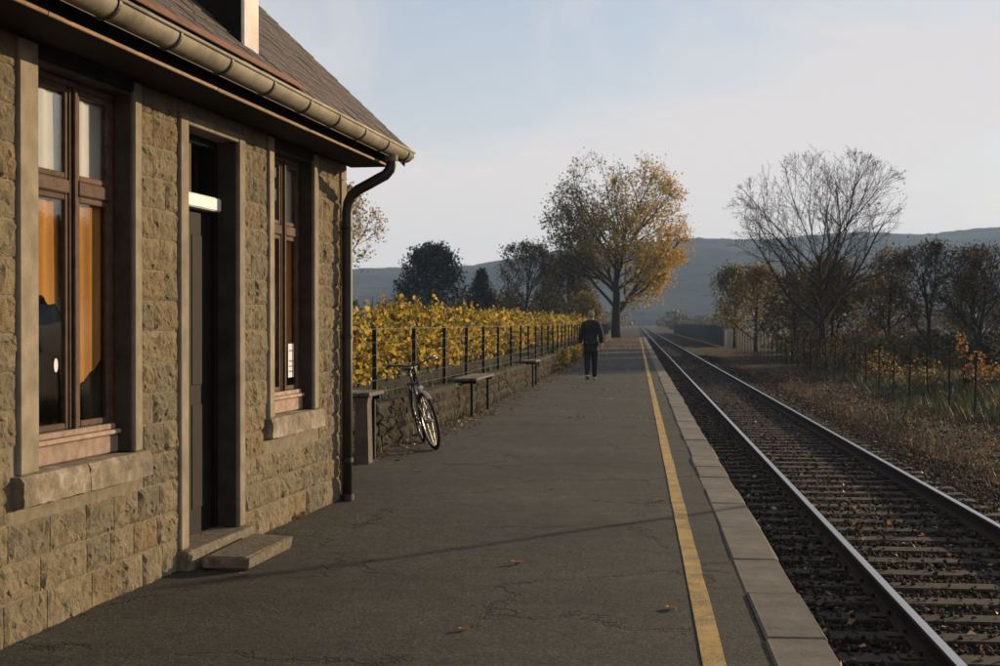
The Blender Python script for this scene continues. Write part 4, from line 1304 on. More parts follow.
make_tree('thicket_tree', 'dim brown thicket tree behind the low scrub tree', 'tree', (14.2, 84, -0.55), 'leaf_brown', 2100, 0.16, 37, bark='bark_dark',
          trunk_h=0.5, height=6.0, trunk_r=0.13, rx=3.6, ry=2.8, zc=2.8, rz_=3.1, kids=[12, 9, 6], spread=[0.9, 0.6, 0.6], ratio=[0.6, 0.55, 0.5], trop=[0.0, 0.05, 0.03], fill=0.3)
make_tree('thicket_tree', 'dim brown thicket tree cut by the right edge of the picture', 'tree', (20.6, 76, -0.55), 'leaf_brown', 2100, 0.16, 38, bark='bark_dark',
          trunk_h=0.5, height=5.8, trunk_r=0.13, rx=3.6, ry=2.8, zc=2.7, rz_=3.0, kids=[12, 9, 6], spread=[0.9, 0.6, 0.6], ratio=[0.6, 0.55, 0.5], trop=[0.0, 0.05, 0.03], fill=0.3)
for i, (X, Y, lab) in enumerate([(11.6, 92, 'dim olive thicket tree just right of the large bare tree trunk'), (16.0, 98, 'dim olive thicket tree filling the gap above the dark hedge'), (21.5, 96, 'dim olive thicket tree near the right edge, behind the others'), (9.6, 90, 'dim olive thicket tree between the orange bush and the bare tree')]):
    make_tree('thicket_tree', lab, 'tree', (X, Y, -0.55), 'leaf_olive' if i in (0, 3) else 'leaf_brown', 3600, 0.17, 81 + i, bark='bark_dark',
              trunk_h=0.3, height=5.2, trunk_r=0.12, rx=3.6, ry=2.6, zc=2.1, rz_=2.7, kids=[13, 9, 6], spread=[1.05, 0.6, 0.6], ratio=[0.62, 0.55, 0.5], trop=[0.0, 0.03, 0.02], fill=0.36)
# dark hedge behind the orchard tree
def blob_points(rs, n, boxes):
    out = []
    for (cx, cy, cz, ax, ay, az, k) in boxes:
        d = rs.normal(size=(k, 3)); d /= np.linalg.norm(d, axis=1)[:, None]
        rr_ = rs.uniform(0.35, 1.05, k) ** 0.5
        q = d * rr_[:, None] * np.array([ax, ay, az]) + np.array([cx, cy, cz])
        out.append(q)
    q = np.concatenate(out)
    return q[q[:, 2] > 0.02]
def shrub(name, label, loc, leafmat, size, seed, boxes, cat='shrub', group=None, stems=7):
    rs = np.random.default_rng(seed)
    t = thing(name, label, cat, loc, 0, group)
    pts = blob_points(rs, 0, boxes)
    link('foliage', leaf_cloud('foliage', pts, size, M[leafmat], rs), t)
    s = MB()
    for _ in range(stems):
        b = boxes[rs.integers(0, len(boxes))]
        e = np.array([b[0], b[1], b[2]]) + rs.normal(0, 0.35, 3) * np.array([b[3], b[4], b[5]])
        e[2] = max(e[2], 0.2)
        r0 = np.array([b[0] * 0.8, b[1] * 0.8, 0.0]) + rs.normal(0, 0.08, 3) * np.array([1, 1, 0])
        md = (r0 + e) / 2 + rs.normal(0, 0.06, 3)
        s.tube([r0, md, e], [0.022, 0.014, 0.006], 5)
    s.build('stem', M['bark_dark'], t, kind='stuff')
    return t
shrub('dark_hedge', 'dark clipped hedge behind the small orchard tree', (18.0, 66, -0.55), 'leaf_dark', 0.13, 41,
      [(dx, vr.uniform(-.3, .3), 0.8, 1.1, 0.9, 0.95, 1500) for dx in (-5.0, -3.6, -2.2, -0.8, 0.6, 2.0, 3.4)], 'hedge')

ug = np.random.default_rng(19)
ub = []
for _ in range(150):
    Y = ug.uniform(62, 112); X = ug.uniform(9.5, 12 + (Y - 60) * 0.35)
    h = ug.uniform(0.7, 1.7); k = 230
    d = ug.normal(size=(k, 3)); d /= np.linalg.norm(d, axis=1)[:, None]
    q = d * (ug.uniform(0.1, 1, k) ** 0.5)[:, None] * np.array([1.3, 1.3, h * 0.62]) + np.array([X, Y, h * 0.5 - 0.5])
    ub.append(q[q[:, 2] > -0.56])
link('thicket_undergrowth', leaf_cloud('thicket_undergrowth', np.concatenate(ub), 0.17, M['leaf_brown'], ug), None, 'stuff')
# shrubs along the right fence
shr = np.random.default_rng(9)
for i, (X, Y, h, mat, lab) in enumerate([
        (9.35, 41.5, 1.55, 'leaf_orange', 'upright shrub with bright orange leaves behind the right fence'),
        (8.6, 46.0, 1.0, 'leaf_amber', 'amber shrub behind the fence left of the bright upright one'),
        (8.2, 51.5, 1.15, 'leaf_amber', 'pale amber shrub half way along the right fence'),
        (8.1, 58.0, 1.3, 'leaf_amber', 'amber shrub by the fence below the bare tree'),
        (8.0, 66.0, 1.4, 'leaf_amber', 'dense amber shrub at the foot of the large bare tree'),
        (8.1, 76.0, 1.5, 'leaf_amber', 'farthest amber shrub along the right fence')]):
    bx = []
    if i == 0:
        bx = [(0, 0, 0.55, 0.42, 0.4, 0.5, 110), (0.1, 0, 0.95, 0.26, 0.28, 0.35, 70), (-0.28, 0.1, 1.35, 0.20, 0.2, 0.3, 45), (-0.30, 0.1, 1.68, 0.16, 0.12, 0.16, 22), (0.5, 0, 0.7, 0.25, 0.25, 0.3, 45)]
    else:
        for k in range(5):
            bx.append((shr.uniform(-0.7, 0.7), shr.uniform(-1.2, 1.2), h * shr.uniform(0.35, 0.62), 0.5, 0.6, h * 0.42, 75))
    shrub('fence_shrub', lab, (X, Y, -0.56), mat, 0.085, 50 + i, bx, group='shrubs along the right fence', stems=12)

# trees at the left, beyond the vines
make_tree('evergreen_tree', 'dark evergreen tree behind the vines, broad and dense', 'tree', (-18.6, 130, 0.3), 'leaf_dark', 9000, 0.27, 61, bark='bark_dark',
          trunk_h=0.8, height=8.6, trunk_r=0.2, rx=3.1, ry=3.0, zc=3.6, rz_=4.4, kids=[16, 9, 6], spread=[0.95, 0.6, 0.6], ratio=[0.52, 0.55, 0.5], trop=[0.0, 0.04, 0.02], fill=0.32)
def spruce(label, loc, H, Rb, seed):
    rs = np.random.default_rng(seed)
    t = thing('spruce_tree', label, 'tree', loc)
    w = MB(); w.tube([(0, 0, 0), (0, 0, H * .5), (0, 0, H)], [0.16, 0.1, 0.02], 7)
    pts = []
    for k in range(int(H * 7)):
        z = 0.5 + (H - 0.6) * k / (H * 7)
        for _ in range(5):
            a = rs.uniform(0, 6.28); L = Rb * (1 - z / H) ** 0.85 * rs.uniform(0.7, 1.1) + 0.1
            e = (math.cos(a) * L, math.sin(a) * L, z - 0.18 * L)
            w.tube([(0, 0, z), e], [0.025, 0.006], 4, cap=False)
            m_ = int(8 + 14 * L)
            tt = rs.uniform(0.2, 1.0, m_)[:, None]
            pts.append(np.array([0, 0, z]) * (1 - tt) + np.array(e) * tt + rs.normal(0, 0.12, (m_, 3)) * np.array([1, 1, 1.0]))
    w.build('trunk', M['bark_dark'], t)
    link('crown', leaf_cloud('crown', np.concatenate(pts), 0.24, M['leaf_dark'], rs), t)
spruce('dark low spruce right of the broad evergreen', (-14.3, 133, 0.3), 6.3, 3.0, 62)
make_tree('thin_tree', 'half bare tree with thin yellow leaves behind the vines', 'tree', (-10.2, 132, 0.3), 'leaf_olive', 3300, 0.19, 63,
          trunk_h=1.2, height=8.6, trunk_r=0.18, rx=3.4, ry=3.2, zc=4.6, rz_=4.0, kids=[13, 8, 7, 4], spread=[0.82, 0.6, 0.6, 0.6], ratio=[0.6, 0.55, 0.5, 0.5], trop=[0.0, 0.05, 0.03, 0.02], fill=0.26, min_r=0.01)
make_tree('thin_tree', 'dull green tree between the half bare tree and the linden', 'tree', (-6.6, 142, 0.2), 'leaf_olive', 7000, 0.25, 64, bark='bark_dark',
          trunk_h=0.7, height=8.0, trunk_r=0.18, rx=3.0, ry=3.0, zc=3.6, rz_=4.0, kids=[13, 9, 6], spread=[0.9, 0.6, 0.6], ratio=[0.58, 0.55, 0.5], trop=[0.0, 0.05, 0.03], fill=0.3)
make_tree('yellow_bush', 'yellow bush at the foot of the linden, left of its trunk', 'shrub', (-4.8, 138, 0.2), 'leaf_vine', 2600, 0.22, 65,
          trunk_h=0.3, height=4.0, trunk_r=0.10, rx=1.7, ry=1.7, zc=1.9, rz_=2.0, kids=[12, 8, 6], spread=[0.9, 0.6, 0.6], ratio=[0.6, 0.55, 0.5], trop=[0.0, 0.05, 0.03], fill=0.24)
make_tree('garden_tree', 'tree with thin golden leaves showing just beside the downpipe', 'tree', (-19.7, 90, 0.2), 'leaf_vine', 6500, 0.19, 66,
          trunk_h=2.0, height=10.2, trunk_r=0.18, rx=4.0, ry=3.6, zc=6.2, rz_=3.9, kids=[12, 8, 6, 4], spread=[0.8, 0.6, 0.6, 0.6], ratio=[0.6, 0.55, 0.5, 0.5], trop=[0.0, 0.05, 0.03, 0.02], fill=0.26, min_r=0.010)

lg = np.random.default_rng(29)
lb = []
for _ in range(130):
    X = lg.uniform(-24, -4.5); Y = lg.uniform(131, 150)
    h = lg.uniform(2.2, 4.6); k = 230
    d = lg.normal(size=(k, 3)); d /= np.linalg.norm(d, axis=1)[:, None]
    q = d * (lg.uniform(0.1, 1, k) ** 0.5)[:, None] * np.array([1.5, 1.4, h * 0.6]) + np.array([X, Y, h * 0.5 + 0.4])
    lb.append(q[q[:, 2] > 0.3])
link('field_edge_scrub', leaf_cloud('field_edge_scrub', np.concatenate(lb), 0.25, M['leaf_olive'], lg), None, 'stuff')
# field trees right of the picture: they throw the shade bars across the far platform
for i, (X, Y, s) in enumerate([(30, 83, 1.0), (36, 97, 1.1), (41, 116, 1.15), (46, 88, 0.85), (33, 70, 0.7)]):
    if i == 0:
        ft = make_tree('field_tree', 'leafy field tree beyond the right edge, nearest the track', 'tree', (X, Y, -0.56), 'leaf_olive', 5000, 0.32, 71, group='field trees right of the picture',
                       trunk_h=2.0, height=10.5, trunk_r=0.24, rx=3.8, ry=3.8, zc=6.0, rz_=4.4, kids=[12, 8, 6], spread=[0.8, 0.6, 0.6], ratio=[0.6, 0.55, 0.5], trop=[0.0, 0.05, 0.03], fill=0.4)
    else:
        c = ft.copy(); COL.objects.link(c); c['label'] = ['', 'leafy field tree beyond the right edge, second in line from the fence', 'leafy field tree beyond the right edge, farthest down the valley', 'small leafy field tree beyond the right edge, farthest from the track', 'smallest leafy field tree beyond the right edge, nearest the viewer'][i]; c.location = (X, Y, -0.56); c.scale = (s, s, s); c.rotation_euler.z = 1.3 * i
        for ch_ in ft.children:
            d = ch_.copy(); COL.objects.link(d); d.parent = c

# right-hand fence
rfence = thing('trackside_fence', 'thin dark post fence running along the right of the track', 'fence', (7.22, 0, -0.56))
rpost = MB().bevbox(-0.019, 0.019, -0.019, 0.019, 0.0, 1.42, 0.006).mesh('fence_post', M['fence_green'])
y = 24.6
rp_y = []
while y < 118:
    o = link('fence_post', rpost, rfence)
    o.location = (0.0006 * y, y, 0)
    o.rotation_euler = (lrng.uniform(-0.02, 0.02), lrng.uniform(-0.03, 0.03), 0)
    rp_y.append(y)
    y += 2.5 + lrng.uniform(-0.1, 0.1)
for zz in (0.3, 0.65, 1.0, 1.35):
    MB().tube([(0.03 + 0.0006 * y, y, zz) for y in rp_y], 0.003, 4).build('fence_wire', M['fence_green'], rfence)
# dark panel fence further along
pfence = thing('panel_fence', 'long low dark board fence far down the right side of the track', 'fence', (7.3, 124, -0.56))
pm = MB().bevbox(-0.02, 0.02, 0, 2.9, 0.15, 1.72, 0.01).mesh('board_panel', M['panel'])
bm_ = MB().bevbox(-0.06, -0.022, 0, 0.16, 0.08, 1.78, 0.008).mesh('board', M['panel'])
pp = MB().bevbox(-0.07, 0.05, -0.06, 0.06, 0, 1.85, 0.01).mesh('fence_post', M['panel'])
for i in range(56):
    o = link('fence_panel', pm, pfence); o.location.y = 3 * i + 0.06
    o = link('fence_post', pp, pfence); o.location.y = 3 * i
    if i < 20:
        for k in range(13):
            o = link('board', bm_, pfence); o.location.y = 3 * i + 0.08 + 0.22 * k

# far woods in the valley
fw = np.random.default_rng(77)
bl = []
for i in range(520):
    Y = fw.uniform(330, 980); X = fw.uniform(-0.33, 0.36) * Y
    if abs(X - 2.4) < 7: continue
    h = fw.uniform(2.5, 6.5)
    k = 190
    d = fw.normal(size=(k, 3)); d /= np.linalg.norm(d, axis=1)[:, None]
    bl.append(d * (fw.uniform(0.2, 1, k) ** 0.4)[:, None] * np.array([h * 0.6, h * 0.6, h * 0.52]) + np.array([X, Y, h * 0.5 - 0.5]))
link('distant_wood', leaf_cloud('distant_wood', np.concatenate(bl), 0.95, M['leaf_far'], fw), None, 'stuff')

# ------------------------------------------------------------------ grasses, weeds and fallen leaves
gr = np.random.default_rng(14)
def blades(name, pts, h0, h1, w, mat, lean=0.35):
    n = len(pts); pts = np.asarray(pts)
    a = gr.uniform(0, 6.28, n); dx, dy = np.cos(a) * w, np.sin(a) * w
    h = gr.uniform(h0, h1, n)
    lx, ly = gr.normal(0, lean, n) * h, gr.normal(0, lean, n) * h
    v = np.zeros((n, 3, 3))
    v[:, 0] = pts + np.stack([dx, dy, np.zeros(n)], 1); v[:, 1] = pts - np.stack([dx, dy, np.zeros(n)], 1)
    v[:, 2] = pts + np.stack([lx, ly, h], 1)
    return link(name, np_mesh(name, v.reshape(-1, 3), np.arange(n * 3).reshape(n, 3), M[mat]), None, 'stuff')
def clumpy(n, y0, y1, xf, sx, z, k=0.35, pw=1.6, nc=260):
    cy = y0 + (y1 - y0) * gr.uniform(0, 1, nc) ** pw
    cx = np.array([xf(y) for y in cy]) + gr.normal(0, sx, nc)
    i = gr.integers(0, nc, n)
    return np.stack([cx[i] + gr.normal(0, k * 0.5, n), cy[i] + gr.normal(0, k, n), np.full(n, z)], 1)
blades('dry_grass', clumpy(8000, 13, 130, lambda y: 4.95 - 0.006 * y, 0.22, -0.57), 0.05, 0.20, 0.006, 'grass_dry')
blades('roadside_grass', clumpy(6500, 22, 120, lambda y: 6.9, 0.5, -0.57, nc=420), 0.04, 0.17, 0.007, 'grass_dry')
blades('green_weeds', clumpy(26000, 28, 66, lambda y: 9.6 + 0.05 * (y - 30), 1.5, -0.57, 0.5, 1.2, 420), 0.12, 0.48, 0.012, 'leaf_green', 0.4)
blades('wall_grass', np.concatenate([clumpy(5200, 13.5, 110, lambda y: wall_x(y) - 0.36, 0.08, 0.49, 0.25, 1.3, 300), clumpy(800, 14, 80, lambda y: wall_x(y) + 0.03, 0.02, 0.0, 0.1, 1.2, 120)]), 0.05, 0.26, 0.006, 'leaf_green')
# withered weeds with orange leaves beside the track
wp = clumpy(2300, 15, 60, lambda y: 5.25, 0.30, -0.5, 0.22, 1.7, 120)
wp[:, 2] += np.abs(gr.normal(0, 0.16, len(wp)))
link('withered_weeds', leaf_cloud('withered_weeds', wp, 0.036, M['leaf_litter'], gr), None, 'stuff')
# litter on the track and ballast
lt = np.stack([gr.uniform(0.95, 4.6, 1500), 6 + 60 * gr.uniform(0, 1, 1500) ** 1.6, np.full(1500, -0.462)], 1)
link('track_litter', leaf_cloud('track_litter', lt, 0.055, M['leaf_litter'], gr, flat=0.75), None, 'stuff')
# litter along the wall foot and under the linden
l1 = clumpy(1500, 15, 70, lambda y: wall_x(y) + 0.16, 0.10, 0.006, 0.3, 1.2, 200)
l1 = l1[l1[:, 0] > np.array([wall_x(y) + 0.05 for y in l1[:, 1]])]
l2 = np.stack([gr.normal(-1.6, 1.2, 5200), gr.uniform(78, 150, 5200), np.full(5200, 0.02)], 1); l2 = l2[(l2[:, 0] < 0.5) & (l2[:, 0] > -2.3)]
l3 = np.stack([gr.uniform(-2.3, 0.5, 420), gr.uniform(22, 80, 420), np.full(420, 0.004)], 1)
l4 = np.stack([wall_x(60) + gr.normal(0, 0.12, 1300), gr.uniform(44, 84, 1300), gr.uniform(0.05, 0.65, 1300)], 1)
link('leaf_litter', leaf_cloud('leaf_litter', np.concatenate([l1, l2, l3]), 0.06, M['leaf_litter'], gr, flat=0.8), None, 'stuff')
l4[:, 0] = np.array([wall_x(y) for y in l4[:, 1]]) + np.abs(gr.normal(0.02, 0.06, len(l4)))
link('wall_creeper', leaf_cloud('wall_creeper', l4, 0.085, M['leaf_vine'], gr), None, 'stuff')

# single fallen leaves on the near asphalt
def fallen_leaf(x, y, rz, size, curl, label, mat='leaf_litter'):
    n = 8
    m_ = MB()
    top = []
    for i in range(n + 1):
        t = i / n
        w = math.sin(math.pi * min(1, t * 1.02)) ** 0.8 * 0.34 * (1 + 0.18 * math.sin(i * 2.4))
        zc_ = curl * (4 * (t - 0.5) ** 2)
        top += [((t - 0.5), -w, zc_ + curl * 0.9 * w * 2), ((t - 0.5), 0, zc_), ((t - 0.5), w, zc_ + curl * 1.3 * w * 2)]
    m_.v = [(a * size, b * size, c * size + 0.001) for a, b, c in top]
    for i in range(n):
        m_.f += [(3 * i, 3 * i + 3, 3 * i + 4, 3 * i + 1), (3 * i + 1, 3 * i + 4, 3 * i + 5, 3 * i + 2)]
    m_.tube([((-0.5) * size, 0, curl * size + 0.002), (-0.72 * size, 0.03 * size, 0.002)], 0.0014, 4)
    o = m_.build('fallen_leaf', M[mat], None)
    o.location = (x, y, plat_z(x, y) - 0.002); o.rotation_euler.z = rz
    o['label'] = label; o['category'] = 'leaf'; o['group'] = 'fallen leaves on the near platform'
for a in [(-0.73, 8.87, 0.4, 0.085, 0.30, 'curled pale leaf lying alone in the middle of the asphalt'),
          (-0.83, 6.95, 1.0, 0.075, 0.22, 'small brown leaf near the bottom of the picture'),
          (-2.28, 8.30, 0.2, 0.075, 0.22, 'brown leaf left of the pole shadow on the asphalt'),
          (0.18, 7.55, 2.0, 0.085, 0.18, 'dark leaf just left of the yellow line'),
          (0.20, 12.1, 0.3, 0.09, 0.25, 'pale leaf beside the yellow line further off'),
          (-2.40, 12.0, 0.8, 0.11, 0.30, 'dry leaf lying right of the downpipe foot'),
          (-2.56, 10.95, 2.2, 0.12, 0.32, 'reddish dry leaf against the foot of the station wall'),
          (-2.55, 10.75, 0.9, 0.10, 0.32, 'second reddish dry leaf by the wall, nearer the step'),
          (-0.75, 12.9, 0.9, 0.07, 0.22, 'tiny leaf on the asphalt before the bicycle'),
          (-2.15, 14.2, 0.1, 0.08, 0.25, 'pale leaf on the asphalt between downpipe and bicycle')]:
    fallen_leaf(*a)

# ------------------------------------------------------------------ bicycle leaning at the wall
def make_bike():
    rear, front = Vector((-2.63, 17.80, 0)), Vector((-2.335, 16.74, 0))
    fwd = (front - rear); wb = fwd.length; rz = math.atan2(-fwd.x, fwd.y)      # local +Y = forward
    b = thing('bicycle', 'city bicycle leaning against the low wall, front wheel towards the viewer', 'bicycle', rear, rz)
    lean = R(13)
    b.rotation_mode = 'XYZ'
    # local +X is the rider's right; lean the top towards the wall (world -X)
    Mx = Matrix.Translation(rear) @ Matrix.Rotation(rz, 4, 'Z') @ Matrix.Rotation(lean, 4, 'Y')
    b.matrix_world = Mx
    RW = 0.345
    hub_r, hub_f = Vector((0, 0, RW)), Vector((0, wb, RW))
    bb_ = Vector((0, 0.44, 0.29)); st = Vector((0, 0.27, 0.80)); hd0 = Vector((0, wb - 0.175, 0.62)); hd1 = Vector((0, wb - 0.235, 0.82))
    def wheel(c, name):
        w = MB(); n = 40
        w.tube([(c.x, c.y + (RW - 0.019) * math.cos(2 * math.pi * i / n), c.z + (RW - 0.019) * math.sin(2 * math.pi * i / n)) for i in range(n)], 0.019, 8, closed=True)
        ty = w.build(name, M['tyre'], b, smooth=True)
        r = MB()
        r.tube([(c.x, c.y + (RW - 0.043) * math.cos(2 * math.pi * i / n), c.z + (RW - 0.043) * math.sin(2 * math.pi * i / n)) for i in range(n)], 0.011, 6, closed=True)
        r.build('rim', M['chrome'], ty, smooth=True)
        s = MB()
        for i in range(28):
            a = 2 * math.pi * i / 28; sd = 0.03 if i % 2 else -0.03
            s.tube([(c.x + sd, c.y + 0.02 * math.cos(a + .6), c.z + 0.02 * math.sin(a + .6)), (c.x, c.y + (RW - 0.045) * math.cos(a), c.z + (RW - 0.045) * math.sin(a))], 0.0016, 4)
        s.build('spokes', M['chrome'], ty)['kind'] = 'stuff'
        h = MB(); h.tube([(c.x - 0.05, c.y, c.z), (c.x + 0.05, c.y, c.z)], 0.019, 10); h.build('hub', M['chrome'], ty, smooth=True)
        return ty
    def steer(o, k=1.0):
        o.matrix_basis = Matrix.Translation(hub_f) @ Matrix.Rotation(R(9) * k, 4, 'Z') @ Matrix.Translation(-hub_f)
    steer(wheel(hub_f, 'wheel')); wheel(hub_r, 'wheel')
    fr = MB()
    for p, q, r in ((bb_, st, .016), (st - Vector((0, 0, 0.04)), hd1 - Vector((0, 0, .03)), .015), (bb_, hd0, .018), (hd0, hd1, .019)):
        fr.tube([p, q], r, 10)
    for s in (-1, 1):
        fr.tube([bb_ + Vector((s * .03, 0, 0)), hub_r + Vector((s * .062, 0, 0))], .010, 8)
        fr.tube([st + Vector((s * .012, 0, -.03)), hub_r + Vector((s * .062, 0, 0))], .009, 8)
    fr.build('frame', M['bike_black'], b, smooth=True)
    fk = MB()
    for s in (-1, 1):
        fk.tube([hd0 + Vector((s * .02, 0, -.01)), hd0 + Vector((s * .055, .02, -.05)), hub_f + Vector((s * .055, -.03, .10)), hub_f + Vector((s * .055, 0, 0))], [.013, .013, .011, .009], 8)
    fk.tube([hd0 + Vector((-.055, .02, -.045)), hd0 + Vector((.055, .02, -.045))], .014, 8)
    steer(fk.build('fork', M['bike_black'], b, smooth=True))
    stem = MB(); top = hd1 + Vector((0, -.03, .17))
    stem.tube([hd1, top, top + Vector((0, .07, .02))], [.013, .013, .014], 10); stem.build('handlebar_stem', M['chrome'], b, smooth=True)
    bar = MB(); c = top + Vector((0, .07, .02))
    bp = [c + Vector(v) for v in ((-.29, -.20, .045), (-.27, -.08, .05), (-.20, -.01, .04), (-.08, 0, .005), (0, 0, 0), (.08, 0, .005), (.20, -.01, .04), (.27, -.08, .05), (.29, -.20, .045))]
    bar.tube(bp, .011, 8); bo = bar.build('handlebar', M['bike_black'], b, smooth=True)
    for s in (-1, 1):
        g_ = MB(); g_.tube([c + Vector((s * .274, -.10, .051)), c + Vector((s * .29, -.215, .045))], .017, 10); g_.build('grip', M['saddle'], bo, smooth=True)
        l_ = MB(); l_.tube([c + Vector((s * .25, -.05, .03)), c + Vector((s * .285, -.07, .02)), c + Vector((s * .30, -.16, .015))], .006, 6); l_.build('brake_lever', M['chrome'], bo, smooth=True)
    sd = MB()
    vs, prof_ = [], [(-.14, .075, .035), (-.10, .085, .045), (-.02, .065, .045), (.06, .03, .038), (.13, .02, .028), (.145, .008, .02)]
    for yy_, w, h in prof_:
        for k in range(10):
            a = 2 * math.pi * k / 10
            vs.append((w * math.cos(a), st.y + yy_ - 0.03, st.z + .15 + .5 * h * math.sin(a) + (.012 if yy_ < -.05 else 0)))
    fs = [(i * 10 + k, i * 10 + (k + 1) % 10, i * 10 + 10 + (k + 1) % 10, i * 10 + 10 + k) for i in range(5) for k in range(10)] + [tuple(range(9, -1, -1)), tuple(range(50, 60))]
    sd.add(vs, fs); sd.build('saddle', M['saddle'], b, smooth=True)
    sp = MB(); sp.tube([st, st + Vector((0, -.03, .14))], .0125, 8); sp.build('seat_post', M['chrome'], b, smooth=True)
    cr = MB(); cr.tube([bb_ + Vector((-.07, 0, 0)), bb_ + Vector((.07, 0, 0))], .02, 10)
    for s in (-1, 1):
        cr.tube([bb_ + Vector((s * .07, 0, 0)), bb_ + Vector((s * .085, s * .12, -s * .12))], .010, 6)
    n = 24
    cr.tube([(bb_.x + .05, bb_.y + .09 * math.cos(2 * math.pi * i / n), bb_.z + .09 * math.sin(2 * math.pi * i / n)) for i in range(n)], .006, 5, closed=True)
    co = cr.build('crank', M['chrome'], b, smooth=True)
    for s in (-1, 1):
        e = bb_ + Vector((s * .13, s * .12, -s * .12))
        MB().bevbox(e.x - .045, e.x + .045, e.y - .035, e.y + .035, e.z - .011, e.z + .011, .004).build('pedal', M['saddle'], co)
    def guard(c, a0, a1):
        m_ = MB(); n = 20; vs = []
        for i in range(n + 1):
            a = a0 + (a1 - a0) * i / n
            for xx, rr in ((-.027, RW + .012), (-.016, RW + .023), (0, RW + .027), (.016, RW + .023), (.027, RW + .012)):
                vs.append((xx, c.y + rr * math.cos(a), c.z + rr * math.sin(a)))
        m_.add(vs, [(i * 5 + k, i * 5 + k + 1, i * 5 + 6 + k, i * 5 + 5 + k) for i in range(n) for k in range(4)])
        return m_.build('mudguard', M['mudguard'], b, smooth=True)
    steer(guard(hub_f, R(48), R(178))); guard(hub_r, R(30), R(195))
    hl = MB(); q = Vector((0, wb - .11, .74))
    hl.tube([q + Vector((0, -.05, 0)), q + Vector((0, -.02, 0)), q + Vector((0, .03, 0)), q + Vector((0, .035, 0))], [.015, .03, .036, .034], 14)
    ho = hl.build('headlight', M['bike_black'], b, smooth=True)
    le = MB(); le.tube([q + Vector((0, .036, 0)), q + Vector((0, .041, 0))], [.031, .027], 14); le.build('lens', M['lens'], ho, smooth=True)
    hb_ = MB(); hb_.tube([hd0 + Vector((0, .02, .06)), q + Vector((0, -.04, -.01))], .006, 6); hb_.build('lamp_bracket', M['chrome'], b)
    rk = MB()
    for s in (-1, 1):
        rk.tube([(s * .055, -.20, .745), (s * .055, .16, .745)], .005, 6)
        rk.tube([(s * .055, -.10, .745), (s * .06, 0, RW)], .005, 6)
    for yy_ in (-.20, -.08, .04, .16): rk.tube([(-.055, yy_, .745), (.055, yy_, .745)], .005, 6)
    rk.build('luggage_rack', M['bike_black'], b)
    MB().bevbox(-.03, .03, -.245, -.215, .68, .73, .006).build('rear_reflector', M['reflector'], b)
    MB().bevbox(-.035, .035, wb - .145, wb - .12, .635, .695, .006).build('front_reflector', M['reflector'], b)
    return b
make_bike()

